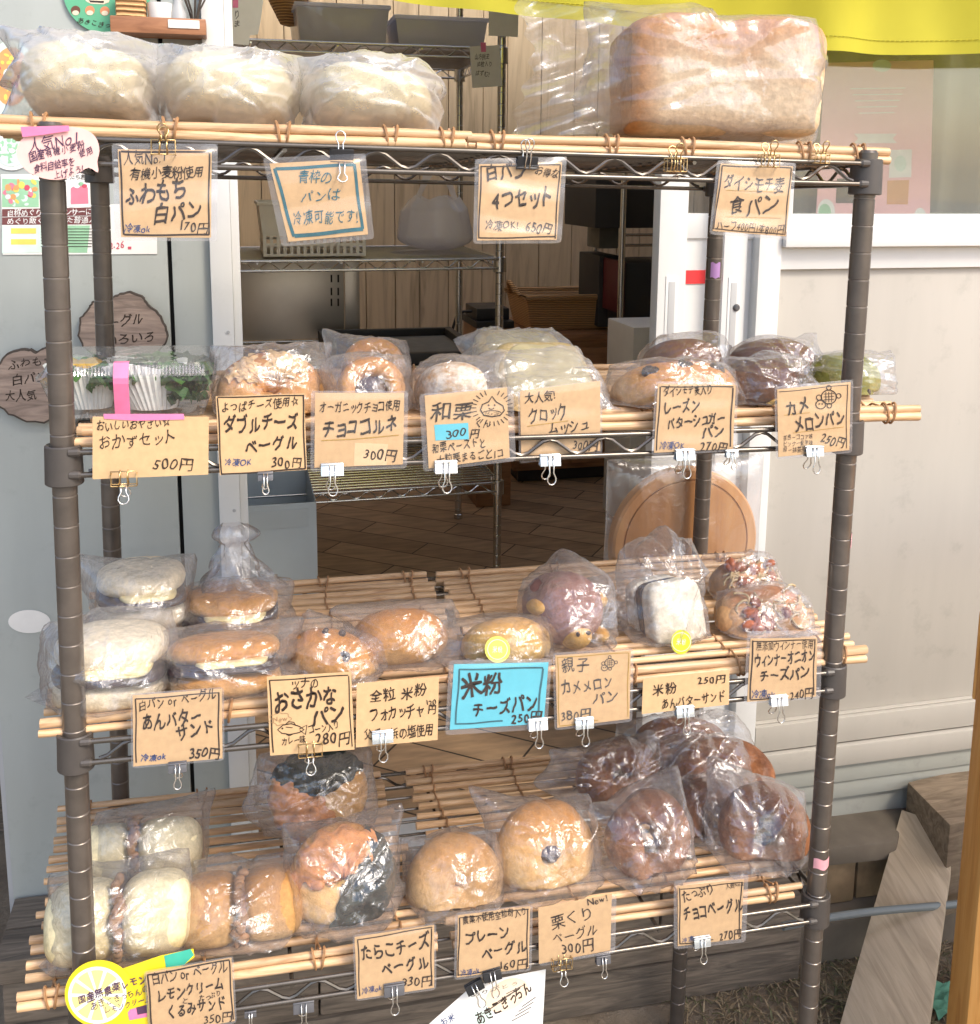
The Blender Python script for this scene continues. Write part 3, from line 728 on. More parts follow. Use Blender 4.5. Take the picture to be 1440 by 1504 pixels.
# shopping bag
def knotbag(name, cu, wc, vb, hw, hd, h, mat, label, cat, seed):
    rng = np.random.RandomState(seed); t = thing(name, label, cat, B((cu, wc, vb)))
    n, k = 44, 26; A = np.zeros((k, n, 3)); ph = rng.uniform(0, 6, 6)
    for i in range(k):
        s_ = i/(k-1); r = (math.sin(min(1, s_*3.2)*1.57)**.6)*(1-.12*max(0, s_-.35)*2) if s_ < .8 else (1-.108)*(1-(s_-.8)*1.3)
        for j in range(n):
            a = 2*math.pi*j/n; wr = 1+.05*math.sin(3*a+ph[0]+s_*3)+.035*math.sin(9*a+ph[1]+s_*2)*s_+.02*math.sin(17*a+ph[2])
            A[i, j] = (cu+hw*r*wr*math.cos(a), wc+hd*r*wr*math.sin(a), vb+.001+h*(s_**1.15)+.006*math.sin(5*a+ph[3])*s_)
    q = MB(B); q.grid(A, wv=True); q.add([A[0, j] for j in range(n)], [tuple(range(n-1, -1, -1))]); q.build('bag', mat, t, smooth=True)
    for sgn in (-1, 1):
        q = MB(B); G = np.zeros((16, 3, 3))
        for i in range(16):
            s_ = i/15; uu = cu+sgn*hw*(.62-.38*s_); 
            for j in range(3): G[i, j] = (uu+(j-1)*.011*(1-.5*math.sin(s_*3.1)), wc-.012+.01*math.sin(s_*3+j), vb+h*.82+s_*h*.62)
        q.grid(G); q.build('handle', mat, t, smooth=True)
    return t
pc = bw(645, 378, 1.12)
knotbag('shopping_bag', pc[0], 1.16, .770, .088, .09, .125, M_['shopbag'], 'white translucent shopping bag with loop handles on the inner rack', 'bag', 3)
for (xa, xb, yt, lab, seed) in ((436, 572, 8, 'frosted storage tub on the upper inner shelf, taller one', 1), (582, 716, 27, 'frosted low storage tub on the upper inner shelf beside the paper notes', 2)):
    a, b_ = bw(xa, 50, 1.06), bw(xb, 50, 1.06); tp = bw(xa, yt, 1.06)[2]
    t = thing('storage_tub', lab, 'tub', B(((a[0]+b_[0])/2, 1.2, 1.228)), 'tubs on the upper inner shelf')
    q = MB(B); taper(q, a[0], b_[0], 1.06, 1.32, 1.229, tp, .008); q.build('tub', M_['tub'], t, bevel=.002)
    q = MB(B); q.box(a[0]-.004, b_[0]+.004, 1.056, 1.324, tp+.0005, tp+.009); q.build('lid', M_['tub'], t, bevel=.002)
    q = MB(B); rng = random.Random(seed)
    for k in range(26):
        x, z = rng.uniform(a[0]+.02, b_[0]-.02), rng.uniform(1.233, tp-.012); s_ = rng.uniform(.006, .014)
        q.lathe([(.0001, -s_), (s_*.8, -s_*.5), (s_, .1*s_), (s_*.6, s_*.8), (.0001, s_)], 7, (x, rng.uniform(1.09, 1.28), z+s_*.2))
    q.build('contents', plain('tub_contents_'+str(seed), (.3, .22, .14), .8, 0, .5, 60), t)
# notes hung on the rack front
pm, nn = pmap(B((0, .982, 0)), WALLN)
def sheet(name, label, cat, poly, pmf, nrm, mat, lines=(), inks=(), extra=None, th=.0004, group=None):
    c = np.mean([pmf(x, y) for x, y in poly], axis=0); lo = min((pmf(x, y) for x, y in poly), key=lambda p: p[2])
    t = thing(name, label, cat, (c[0], c[1], lo[2]), group)
    q = MB(); q.prism([pmf(x, y, 0) for x, y in poly], -nrm*th); q.build('paper', mat, t, smooth=False)
    if lines or extra:
        q = MB()
        if lines: write(q, pmf, lines, .0004)
        if extra: extra(q, pmf)
        q.build('lettering', list(inks), t, smooth=False)
    return t
def ex(q, f): fillpoly(q, f, ((706, 62), (714, 62), (714, 76), (707, 76)), 1)
sheet('paper_note', 'white note with three lines and pink tape on the inner rack post', 'note', ((690, 68), (734, 66), (738, 126), (694, 129)), pm, nn, M_['whitepaper'],
      [('山方民主', 697, 83, 720, 83, 8, 0), ('10枚入り', 700, 94, 724, 94, 8, 0), ('はずむ!', 698, 107, 720, 108, 8, 0)], (M_['inkgrey'], M_['pinktape']), ex)
pm2, _ = pmap(B((0, .981, 0)), WALLN)
sheet('paper_note', 'blank white note on the inner rack post just under the yellow banner', 'note', ((718, 15), (762, 15), (761, 54), (718, 52)), pm2, nn, M_['whitepaper'])
pm3, _ = pmap(B((0, .2, 0)), WALLN)
def ex(q, f): fillpoly(q, f, ((342, -4), (350, -4), (350, 11), (342, 11)), 1)
sheet('paper_note', 'torn white strip of paper hanging just inside the door jamb', 'note', ((339, -8), (388, -8), (383, 30), (379, 50), (367, 52), (366, 66), (340, 64)), pm3, nn, M_['whitepaper'],
      [('り', 343, 21, 353, 21, 14, 0), ('ま', 343, 35, 353, 35, 9, 0)], (M_['inkgrey'], M_['pinktape']), ex)
# hanging brown bowl-shaped strainer
q = MB(B); c = bw(424, 2, 1.2); q.lathe([(.004, -.075), (.02, -.07), (.045, -.02), (.055, .05), (.052, .05), (.042, -.018), (.018, -.066), (.0001, -.07)], 24, (c[0], 1.2, c[2]+.02))
tag(q.build('hanging_basket', M_['wicker']), 'brown woven basket hanging at the top of the inner rack', 'basket')
# stainless panel with slots, at the back of the tray shelf
u0 = bw(352, 450, 1.47)[0]-.05; u1 = bw(528, 450, 1.47)[0]; v0, v1 = .519, .74
sp_ = thing('steel_panel', 'brushed stainless steel panel with slots at the back of the inner rack', 'panel', B(((u0+u1)/2, 1.475, v0)))
us = bw(506, 450, 1.47)[0]
q = MB(B); q.box(u0, us-.001, 1.47, 1.478, v0, v1); q.box(us+.001, u1, 1.462, 1.478, v0, v1); q.build('plate', M_['steelplate'], sp_, bevel=.001)
q = MB(B)
for x in (487, 497):
    for y in (409, 428, 444):
        p = bw(x, y, 1.4695); q.box(p[0]-.0022, p[0]+.0022, 1.4692, 1.4698, p[2]-.010, p[2]+.010)
q.build('slots', M_['dark'], sp_, bevel=0)
# tray
t = thing('baking_tray', 'large black rimmed tray with a grey mat on the inner rack shelf', 'tray', B((.53, 1.2, .520)))
q = MB(B); u0, u1, w0, w1 = .36, .715, 1.01, 1.43
for a in ((u0, u1, w0, w0+.02), (u0, u1, w1-.02, w1), (u0, u0+.02, w0+.0201, w1-.0201), (u1-.02, u1, w0+.0201, w1-.0201)): q.box(*a, .521, .548)
q.build('rim', M_['rim'], t, bevel=.003)
q = MB(B); q.box(u0+.0201, u1-.0201, w0+.0201, w1-.0201, .522, .528); q.build('mat', M_['traygrey'], t)
# cabinet, basket, device and cord
wf = bv(800, 708, 0)[1]
a, b_ = bw(757, 500, wf), bw(922, 500, wf); vt = bw(800, 491, wf)[2]
cb = thing('wooden_cabinet', 'low brown wooden cabinet at the back of the hut', 'cabinet', B(((a[0]+b_[0])/2, wf+.2, 0)))
wk = min(wf+.42, 2.24)
q = MB(B); q.box(a[0], b_[0], wf, wk, .04, vt-.022); q.build('carcass', M_['cabinet'], cb, bevel=.004)
q = MB(B); q.box(a[0]-.012, b_[0]+.012, wf-.015, wk+.001, vt-.0215, vt); q.build('top', M_['cabinet'], cb, bevel=.004)
q = MB(B); q.box(a[0]+.02, b_[0]-.02, wf+.02, wk-.02, .001, .0395); q.build('plinth', M_['rim'], cb)
for k in range(2):
    mu = (a[0]+b_[0])/2; q = MB(B); z0, z1 = .06, vt-.045
    q.box((a[0]+.012, mu+.003)[k], (mu-.003, b_[0]-.012)[k], wf-.012, wf-.0005, z0, z1); q.build('door', M_['cabinet'], cb, bevel=.003)
# drawer-less side table the device stands on
ws = wf-.22
p, pr = bw(700, 475, ws), bw(756, 475, ws); zt = bw(730, 472, ws)[2]
t = thing('side_table', 'dark narrow side table left of the brown cabinet', 'table', B(((p[0]+pr[0])/2, ws+.1, 0)))
q = MB(B); q.box(p[0], pr[0], ws, ws+.2, zt-.02, zt); q.build('top', M_['rim'], t, bevel=.003)
q = MB(B); q.box(p[0]+.004, pr[0]-.004, ws+.004, ws+.196, .001, zt-.0205); q.build('body', M_['cabinet'], t, bevel=.003)
q = MB(B); q.box(p[0]+.005, pr[0]-.01, ws+.02, ws+.17, zt+.001, zt+.035); dv = q.build('charger_box', M_['blackplastic'], bevel=.004)
tag(dv, 'black electric box on the dark side table with a cord at its left', 'appliance')
q = MB(B); z = zt+.02; q.tube([(p[0]+.004, ws+.08, z), (p[0]-.02, ws+.08, z), (p[0]-.04, ws+.08, z-.012), (p[0]-.052, ws+.08, z-.05), (p[0]-.055, ws+.08, z-.12), (p[0]-.06, ws+.08, z-.2), (p[0]-.062, ws+.08, .3)], .0042, 8)
tag(q.build('power_cord', M_['blackplastic']), 'black power cord drooping from the electric box', 'cord')
a2, b2 = bw(774, 478, wf+.1), bw(908, 478, wf+.1); z0 = vt+.001; z1 = bw(770, 437, wf+.08)[2]
t = thing('wicker_basket', 'oblong brown wicker basket with two ear handles on the cabinet', 'basket', B(((a2[0]+b2[0])/2, wf+.18, z0)))
q = MB(B); taper(q, a2[0]-.012, b2[0]+.012, wf+.06, wf+.32, z0, z1, .02, .006); q.build('body', M_['wicker'], t, bevel=.004)
q = MB(B)
ru0, ru1, rw0, rw1 = a2[0]-.012, b2[0]+.012, wf+.06, wf+.32
q.tube([(ru0, rw0, z1), (ru1, rw0, z1), (ru1, rw1, z1), (ru0, rw1, z1)], .009, 8, closed=True); q.build('rim', M_['wicker'], t)
for sgn, uu in ((-1, ru0), (1, ru1)):
    q = MB(B); q.tube([(uu+sgn*(.004+.02*math.sin(k/10*math.pi)), wf+.13+.12*k/10, z1+.04*math.sin(k/10*math.pi)) for k in range(11)], .007, 8); q.build('handle', M_['wicker'], t)
# second rack at the right end with dark boxes
wd2 = 1.6
t = thing('storage_rack', 'dim chrome storage rack crowded with dark boxes at the right of the room', 'rack', B((1.3, wd2+.2, 0)))
for x in (874, 913):
    p = bw(x, 400, wd2+(.42 if x == 874 else 0)); q = MB(B); q.tube([(p[0], p[1], .002), (p[0], p[1], .98)], .010, 10); q.build('post', M_['chrome'], t)
for x in (1, ):
    p = bw(913, 345, wd2)
    for z in (p[2], p[2]-.03): 
        q = MB(B); q.tube([(p[0], wd2, z), (p[0]+.6, wd2, z)], .004, 8); q.build('rail', M_['chrome'], t)
p = bw(913, 345, wd2)
def dbox(nm, lab, x0, y0, x1, y1, w, dep, mt, drop=None):
    a, b_ = bw(x0, y1, w), bw(x1, y0, w); q = MB(B); q.box(a[0], b_[0], w, w+dep, a[2] if drop is None else drop, b_[2])
    o = q.build(nm, mt, bevel=.004); return tag(o, lab, 'box')
M_['maroon'] = plain('maroon_box', (.11, .015, .02), .5)
M_['darkgrey'] = plain('dark_grey_box', (.035, .034, .034), .6, 0, .2, 8)
dbox('storage_box', 'wide black storage box high on the dim rack', 874, 258, 1010, 335, wd2+.05, .3, M_['darkgrey'])
dbox('storage_box', 'black bin with a reddish side low on the dim rack', 917, 385, 1010, 476, wd2+.05, .25, M_['darkgrey'])
dbox('storage_box', 'dark red folder box standing left of the black bin', 913, 384, 920, 462, wd2+.03, .2, M_['maroon'])
dbox('storage_box', 'tall black cabinet box between the chrome posts', 878, 375, 911, 480, wd2+.2, .2, M_['darkgrey'])
dbox('paper_box', 'grey cardboard box behind the chrome posts', 880, 315, 910, 365, wd2+.25, .12, M_['traygrey'])
dbox('plastic_bin', 'pale grey plastic bin at the right inside the doorway', 926, 479, 1002, 640, 1.25, .2, M_['whiteplastic'], drop=.002)
# grey blue crate on the floor
t = thing('plastic_crate', 'pale blue grey plastic crate on the floor under the inner rack', 'crate', B((.2, .85, 0)))
M_['cratesolid'] = plain('blue_grey_plastic', (.36, .45, .54), .45, 0, .05, 10)
a, b_ = bw(340, 745, .72), bw(462, 745, .72); 
q = MB(B); taper(q, a[0], b_[0]+.004, .72, .99, .004, a[2], .0); q.build('body', M_['cratesolid'], t, bevel=.004)
q = MB(B); q.box(a[0]+.012, b_[0]-.012, .7185, .7199, a[2]-.05, a[2]-.012); q.build('front_band', M_['cratesolid'], t)

# ------------------------------------------------------------------ things on the hut's outer wall
wm, wn = wallmap(-.0006)
M_['slice'] = None
def slicewood():
    m, N, L, b = newmat('sawn_log_slice')
    n, r = noise_ramp(N, L, 7, [(.25, (.13, .1, .085)), (.5, (.29, .22, .18)), (.75, (.42, .33, .27))], stretch=(1.2, 1, 10), detail=8, dist=1.6)
    L.new(r.outputs[0], b.inputs['Base Color']); b.inputs['Roughness'].default_value = .85; bump(N, L, b, n.outputs[0], .4, .002); return m
M_['slice'] = slicewood(); M_['bark'] = plain('bark', (.07, .055, .045), .9, 0, .4, 60, .6)
def wslice(pts, label, lines):
    P = [wm(x, y, .010) for x, y in pts]; c = np.mean(P, axis=0)
    t = thing('log_slice_sign', label, 'sign', (c[0], c[1], min(p[2] for p in P)), 'log slice signs on the hut wall')
    q = MB(); q.prism(P, -wn*.0085); q.build('slice', M_['slice'], t, smooth=False)
    q = MB(); n = len(P)
    for k in range(n):
        p, p2 = P[k], P[(k+1) % n]; o1 = (p-c)/np.linalg.norm(p-c)*.0022; o2 = (p2-c)/np.linalg.norm(p2-c)*.0022
        q.add([p+wn*.0002, p2+wn*.0002, p2+o2, p+o1, p+o1-wn*.0086, p2+o2-wn*.0086], [(0, 1, 2, 3), (3, 2, 5, 4)])
    q.build('bark', M_['bark'], t, smooth=False)
    q = MB(); write(q, lambda a, b, o: wm(a, b, .0100+o), lines); q.build('lettering', [M_['ink']], t, smooth=False)
def rough(pts, amp, seed):
    rng = random.Random(seed); n = len(pts); out = []
    for i in range(n):
        for k in range(4):
            a, b = pts[i], pts[(i+1) % n]; f = k/4; out.append((a[0]+(b[0]-a[0])*f+rng.uniform(-amp, amp), a[1]+(b[1]-a[1])*f+rng.uniform(-amp, amp)))
    return out
wslice(rough([(117, 492), (120, 468), (131, 455), (137, 445), (158, 443), (172, 435), (190, 430), (208, 437), (216, 449), (232, 462), (240, 478), (245, 492), (241, 504), (230, 517), (220, 527), (196, 530), (166, 528), (140, 521), (124, 508)], 1, 1),
       'rough log slice sign higher on the wall behind the back rack leg', [('ベーグル', 140, 476, 213, 468, 16, 0, .02), ('いろいろ', 152, 503, 231, 492, 15, 0, .02)])
wslice(rough([(-10, 575), (-6, 548), (4, 528), (20, 517), (42, 515), (52, 519), (66, 512), (86, 512), (100, 530), (106, 560), (100, 590), (85, 610), (65, 619), (40, 617), (14, 607), (-2, 594)], 1, 2),
       'rough log slice sign at the left behind the front rack leg', [('ふわもち', 10, 538, 82, 528, 14, 0, .02), ('白パン', 15, 559, 72, 552, 15, 0, .02), ('大人気', 6, 583, 55, 579, 15, 0, .02)])
# oval sticker
P = ell(43, 913, 31, 17, 30); q = MB(); q.prism([wm(x, y, .0006) for x, y in P], -wn*.0003)
tag(q.build('oval_sticker', M_['whitepaper'], smooth=False), 'blank white oval sticker low on the wall left of the rack', 'sticker')
# green round shop sign
M_['signgreen'] = plain('green_sign', (.11, .42, .24), .5, 0, .04, 20); M_['cream'] = plain('cream_print', (.75, .66, .5), .6); M_['brownprint'] = plain('brown_print', (.14, .05, .03), .6); M_['orangeprint'] = plain('orange_print', (.65, .25, .12), .6)
def ex(q, f):
    fillpoly(q, f, ell(111, 15, 7, 7), 1); fillpoly(q, f, ell(132, 15, 7, 7), 2); fillpoly(q, f, ell(154, 16, 7, 7), 2)
    fillpoly(q, f, ell(111, 18.5, 5, 3.6), 3, .0005); fillpoly(q, f, ell(132, 18.5, 5, 3.6), 3, .0005); fillpoly(q, f, ell(154, 19, 5, 3.6), 3, .0005)
    fillpoly(q, f, [(124, -8), (126, 1), (133, 5), (152, 6), (160, 3), (163, -8)], 3); fillpoly(q, f, [(130, 0), (153, 1), (152, 4), (133, 3)], 0, .0005)
sheet('round_sign', 'round green sign with bread drawings high on the hut wall', 'sign', ell(157, -17, 65, 66, 48), lambda x, y, o=0: wm(x, y, .004+o), wn, M_['signgreen'],
      [('あきこきっちん', 112, 29, 184, 41, 8.5, 0, .015)], (M_['ink'], M_['brownprint'], M_['orangeprint'], M_['cream']), ex, th=.003)
# little wooden shelf box
t = thing('wall_shelf', 'small brown wooden box shelf fixed high on the hut wall', 'shelf', wm(233, 48, .03))
a, b_ = bw(163, 47, -.045), bw(303, 47, -.045); zt = bw(163, 23, -.045)[2]
q = MB(B); q.box(a[0], b_[0], -.05, -.045, a[2], zt); q.box(a[0], b_[0], -.006, -.001, a[2], zt); q.box(a[0], a[0]+.005, -.0449, -.0061, a[2], zt); q.box(b_[0]-.005, b_[0], -.0449, -.0061, a[2], zt); q.box(a[0]+.0051, b_[0]-.0051, -.0449, -.0061, a[2]+.0005, a[2]+.005)
M_['shelfwood'] = wood('red_brown_board', (.22, .09, .04), (.34, .15, .07), (.42, .2, .1), stretch=(4, 30, 30), scale=3, rough=.55, bmp=.15)
q.build('box', M_['shelfwood'], t, bevel=.001)
pl, pr = bw(247, 35, -.0503), bw(293, 33, -.0503); q = MB(B); q.box(pl[0], pr[0], -.0512, -.0502, pl[2]-.0042, pl[2]+.005); q.build('name_plate', M_['whitepaper'], t, bevel=.0005)
c = bw(192, 10, -.026); q = MB(B); q.box(c[0]-.016, c[0]+.017, -.04, -.012, a[2]+.006, a[2]+.052); tag(q.build('straw_bundle', M_['wicker'], bevel=.006), 'little woven straw bundle at the left in the wall shelf', 'ornament')
c = bw(235, 14, -.026); q = MB(B); q.lathe([(.0001, 0), (.010, 0), (.0135, .014), (.0145, .030), (.013, .030), (.012, .014), (.0001, .004)], 20, (c[0], -.026, a[2]+.006)); tag(q.build('small_pot', M_['whitepaper']), 'small white patterned pot in the wall shelf', 'pot')
c = bw(262, 14, -.026); q = MB(B); q.lathe([(.0001, 0), (.009, 0), (.0095, .02), (.006, .03), (.006, .04), (.0001, .041)], 18, (c[0], -.026, a[2]+.006)); tag(q.build('small_jar', M_['alugrey']), 'small grey jar beside the white pot in the wall shelf', 'jar')
q = MB(B); c = bw(285, 14, -.026)
for k in range(9):
    an = k*.7; q.tube([(c[0], -.026, a[2]+.006), (c[0]+.006*math.cos(an), -.026+.006*math.sin(an), a[2]+.03), (c[0]+.014*math.cos(an), -.026+.012*math.sin(an), a[2]+.045+.006*(k % 3))], .0011, 5)
tag(q.build('dried_twigs', M_['bark']), 'bunch of dark dried twigs at the right in the wall shelf', 'twigs')
# flyer with photographs of food, round food pictures above it
pal = [M_['ink'], plain('print_pink', (.65, .2, .28), .5), plain('print_maroon', (.16, .05, .05), .5), plain('print_green', (.3, .55, .35), .5), plain('print_yellow', (.8, .6, .12), .5), plain('print_white', (.8, .8, .78), .5), plain('print_red', (.55, .07, .12), .5), plain('print_orange', (.7, .32, .12), .5), plain('print_mint', (.6, .75, .68), .5)]
def flyer(q, f):
    rng = random.Random(5)
    fillpoly(q, f, [(3, 262), (57, 264), (57, 304), (3, 304)], 3)
    for k in range(34): fillpoly(q, f, ell(rng.uniform(8, 53), rng.uniform(266, 300), rng.uniform(3, 6), rng.uniform(2, 5), 9, rng.uniform(0, 3)), rng.choice((1, 1, 6, 3, 8, 4, 7)), .0004+k*.00001)
    fillpoly(q, f, ell(116, 301, 18, 4), 5, .0003); fillpoly(q, f, [(104, 276), (129, 276), (130, 299), (104, 300)], 1, .0004); fillpoly(q, f, ell(117, 276, 12, 3), 1, .0005)
    fillpoly(q, f, ell(113, 272, 5, 4), 5, .0006); fillpoly(q, f, ell(119, 270, 4, 3), 3, .0006); fillpoly(q, f, ell(124, 273, 4, 3), 6, .0006)
    fillpoly(q, f, [(3, 307), (158, 304), (158, 316), (3, 318)], 2); fillpoly(q, f, [(3, 319), (162, 317), (162, 329), (3, 330)], 2)
    fillpoly(q, f, [(3, 332), (92, 331), (72, 370), (3, 372)], 8); fillpoly(q, f, [(95, 331), (132, 331), (128, 371), (88, 371)], 3, .0002)
    fillpoly(q, f, [(16, 335), (53, 335), (53, 343), (16, 343)], 4, .0005); fillpoly(q, f, [(16, 351), (53, 351), (53, 359), (16, 359)], 4, .0005)
    for k in range(7): stroke(q, f, [(60, 336+k*4.3), (92+rng.uniform(-6, 6), 336+k*4.3)], 1, 0, .0005); stroke(q, f, [(98, 336+k*4.3), (140+rng.uniform(-6, 6), 336+k*4.3)], 1, 0, .0005)
    fillpoly(q, f, [(188, 362), (193, 362), (193, 366), (188, 366)], 6, .0005)
sheet('flyer', 'colourful flyer with pink cake and yellow headings on the wall behind the rack legs', 'flyer', [(1, 256), (158, 254), (159, 300), (230, 298), (231, 373), (4, 374)], lambda x, y, o=0: wm(x, y, .0006+o), wn, M_['whitepaper'],
      [('普段のまいたち君', 62, 262, 128, 259, 7, 0, .01), ('自称めぐり隊スポンサーに導', 8, 313, 150, 310, 10, 5, .02), ('めぐり飯くるべした普通人が', 8, 325, 156, 323, 9, 5, .02), ('2.26', 160, 360, 184, 359, 13, 6, .02), ('出店者を募集します', 17, 339, 52, 339, 5, 0, 0), ('出店者を募集します', 17, 355, 52, 355, 5, 0, 0)], pal, flyer)
def dish(q, f, cx, cy, rx, ry, seed, cols):
    rng = random.Random(seed); fillpoly(q, f, ell(cx, cy, rx*.86, ry*.86), cols[0], .0004)
    for k in range(40):
        a, r = rng.uniform(0, 6.3), rng.uniform(0, .75)**.6; fillpoly(q, f, ell(cx+rx*r*.8*math.cos(a), cy+ry*r*.8*math.sin(a), rng.uniform(2, 6), rng.uniform(1.5, 4), 8, rng.uniform(0, 3)), rng.choice(cols), .00045+k*.00001)
sheet('food_picture', 'round cut-out picture of a noodle bowl with egg on the wall at the left edge', 'picture', ell(16, 122, 40, 63, 40), lambda x, y, o=0: wm(x, y, .0007+o), wn, pal[8], (), pal, lambda q, f: (dish(q, f, 16, 112, 32, 50, 2, (7, 4, 6, 7, 4)), fillpoly(q, f, ell(13, 108, 8, 8), 5, .0012), fillpoly(q, f, ell(13, 108, 5, 5), 4, .0014), fillpoly(q, f, ell(22, 124, 5, 5), 1, .0014)))
sheet('food_picture', 'round cut-out picture of a green salad dish on the wall below the noodle bowl picture', 'picture', ell(17, 222, 32, 28, 36), lambda x, y, o=0: wm(x, y, .0009+o), wn, pal[5], (), pal, lambda q, f: dish(q, f, 17, 222, 30, 26, 3, (8, 3, 5, 3)))
# posters behind the window glass, yellow banner
pmw, nw = pmap(B((0, .026, 0)), WALLN)
M_['posterpink'] = plain('poster_pink', (.90, .50, .54), .6, 0, .04, 8)
def ex(q, f):
    fillpoly(q, f, [(1255, 196), (1318, 196), (1312, 203), (1318, 210), (1255, 210), (1261, 203)], 5); fillpoly(q, f, [(1308, 220), (1340, 219), (1339, 260), (1306, 261)], 5); fillpoly(q, f, [(1304, 265), (1336, 264), (1334, 300), (1303, 300)], 7)
    fillpoly(q, f, ell(1323, 240, 9, 12), 8, .0006); fillpoly(q, f, [(1230, 262), (1258, 262), (1257, 298), (1228, 298)], 0, .0005); fillpoly(q, f, ell(1214, 312, 13, 20), 5); fillpoly(q, f, ell(1212, 312, 9, 13), 3, .0006); fillpoly(q, f, ell(1352, 318, 9, 13), 5, .0005); fillpoly(q, f, ell(1300, 322, 9, 5), 4, .0006)
    fillpoly(q, f, ell(1296, 96, 14, 9), 8, .0005)
    for k in range(5): stroke(q, f, [(1250+k*3, 130+k*9), (1330-k*4, 129+k*9)], 1.6, 5, .0005)
sheet('poster', 'pink poster seen through the window glass under the yellow banner', 'poster', [(1212, 92), (1372, 88), (1366, 330), (1198, 336)], pmw, nw, M_['posterpink'], (), pal, ex)
q = MB(B); G = np.zeros((90, 4, 3))
for i in range(90):
    for j in range(4): u = .90+1.45*i/89; G[i, j] = (u, .15+.018*math.sin(u*70)+.008*math.sin(u*31+j), (.35, .8, 1.3, 1.85)[j])
q.grid(G); tag(q.build('sun_block_curtain', plain('grey_curtain', (.24, .225, .19), .9, 0, .1, 12), smooth=True), 'dull grey beige curtain hanging behind the window glass and pink poster', 'curtain')  # curtain added to darken the window and block sun from the room
M_['yellow'] = cloth('yellow_cloth', (.72, .66, .06))
q = MB(); nu, nv = 90, 40; A = np.zeros((nu, nv, 3))
edge = [(470, -22), (590, 0), (700, 14), (800, 27), (1000, 52), (1200, 74), (1330, 79), (1480, 80), (1640, 78)]
ex_, ey_ = zip(*edge)
for i in range(nu):
    px = 470+(1640-470)*i/(nu-1); py = np.interp(px, ex_, ey_); p = bw(px, py, -.075)
    for j in range(nv):
        s_ = j/(nv-1); A[i, j] = B((p[0]+.02*s_, -.075-.35*s_*s_+.013*math.sin(p[0]*19+s_*3+1.2*math.sin(p[0]*7))*(1-.4*s_)+.004*math.sin(p[0]*53+s_*9)+.010*math.sin(p[0]*9-s_*14), p[2]+(2.05-p[2])*s_))
q.grid(A); bn = thing('yellow_banner', 'bright yellow cloth banner hanging from the eave in front of the window', 'banner', B((1.0, -.2, 1.1)))
q.build('cloth', M_['yellow'], bn, smooth=True)
q = MB(); n_st = 0
for i in range(0, nu-1):
    for h_ in (0, .5):
        a = (A[i, 1]*(1-h_)+A[i+1, 1]*h_)*.75+(A[i, 0]*(1-h_)+A[i+1, 0]*h_)*.25; d_ = (A[i+1, 1]-A[i, 1]); q.tube([a+WALLN*.0012, a+d_*.33+WALLN*.0012], .0006, 4)
q.build('stitching', plain('yellow_thread', (.42, .38, .02), .7), bn)
# ------------------------------------------------------------------ bread
def nz(P, f, seed, k=5):
    """smooth pseudo noise in -1..1 for an (...,d) array"""
    rs = np.random.RandomState(seed); out = 0
    for i in range(k):
        w = rs.normal(size=P.shape[-1])*f*(1+.35*i); out = out+np.sin(P@w+rs.uniform(0, 6.28))*(1/(1+.4*i))
    return out/k*1.4
def frame(tilt=0, yaw=0, roll=0):
    """right, up and normal (towards the viewer): tilt leans the top back, yaw turns left/right, roll turns in the plane"""
    r = np.array([1.0, 0, 0]); u = np.array([0, math.sin(R(tilt)), math.cos(R(tilt))]); n = np.cross(r, u)
    c, s = math.cos(R(roll)), math.sin(R(roll)); r, u = r*c+u*s, u*c-r*s
    c, s = math.cos(R(yaw)), math.sin(R(yaw)); Z = np.array([[c, -s, 0], [s, c, 0], [0, 0, 1]])
    return Z@r, Z@u, Z@n
class Fr:
    def __init__(s, px, py, Y, mt, tilt=0, yaw=0, roll=0):
        s.c = at(px, py, Y); s.k = mpp(s.c); s.r, s.u, s.n = frame(tilt, yaw, roll); s.zm = (MATTOP[mt]+.0005) if mt is not None else -9
    def pt(s, L):
        L = np.asarray(L, float); P = s.c+L[..., 0:1]*s.r+L[..., 1:2]*s.u+L[..., 2:3]*s.n
        P[..., 2] = np.maximum(P[..., 2], s.zm); return P
def sphere_dirs(nu=44, nv=26):
    a = np.linspace(0, 2*np.pi, nu, endpoint=False); b = np.linspace(-np.pi/2, np.pi/2, nv)
    A, Bb = np.meshgrid(a, b, indexing='ij')
    return np.stack([np.cos(Bb)*np.cos(A), np.cos(Bb)*np.sin(A), np.sin(Bb)], -1)
def blob(q, F, ra, rb, rc, ex=2.3, lump=.04, seed=0, off=(0, 0, 0), f=2.2, mi=None, clip=True, fine=.012):
    d = sphere_dirs(); e = (np.abs(d)**ex).sum(-1)**(-1/ex); n = 1+lump*nz(d, f, seed)+fine*nz(d, 9, seed+7)
    L = d*(e*n)[..., None]*np.array([ra, rb, rc])+np.array(off)
    P = F.pt(L) if clip else F.c+L[..., 0:1]*F.r+L[..., 1:2]*F.u+L[..., 2:3]*F.n
    q.grid(P, wu=True, mi=mi)
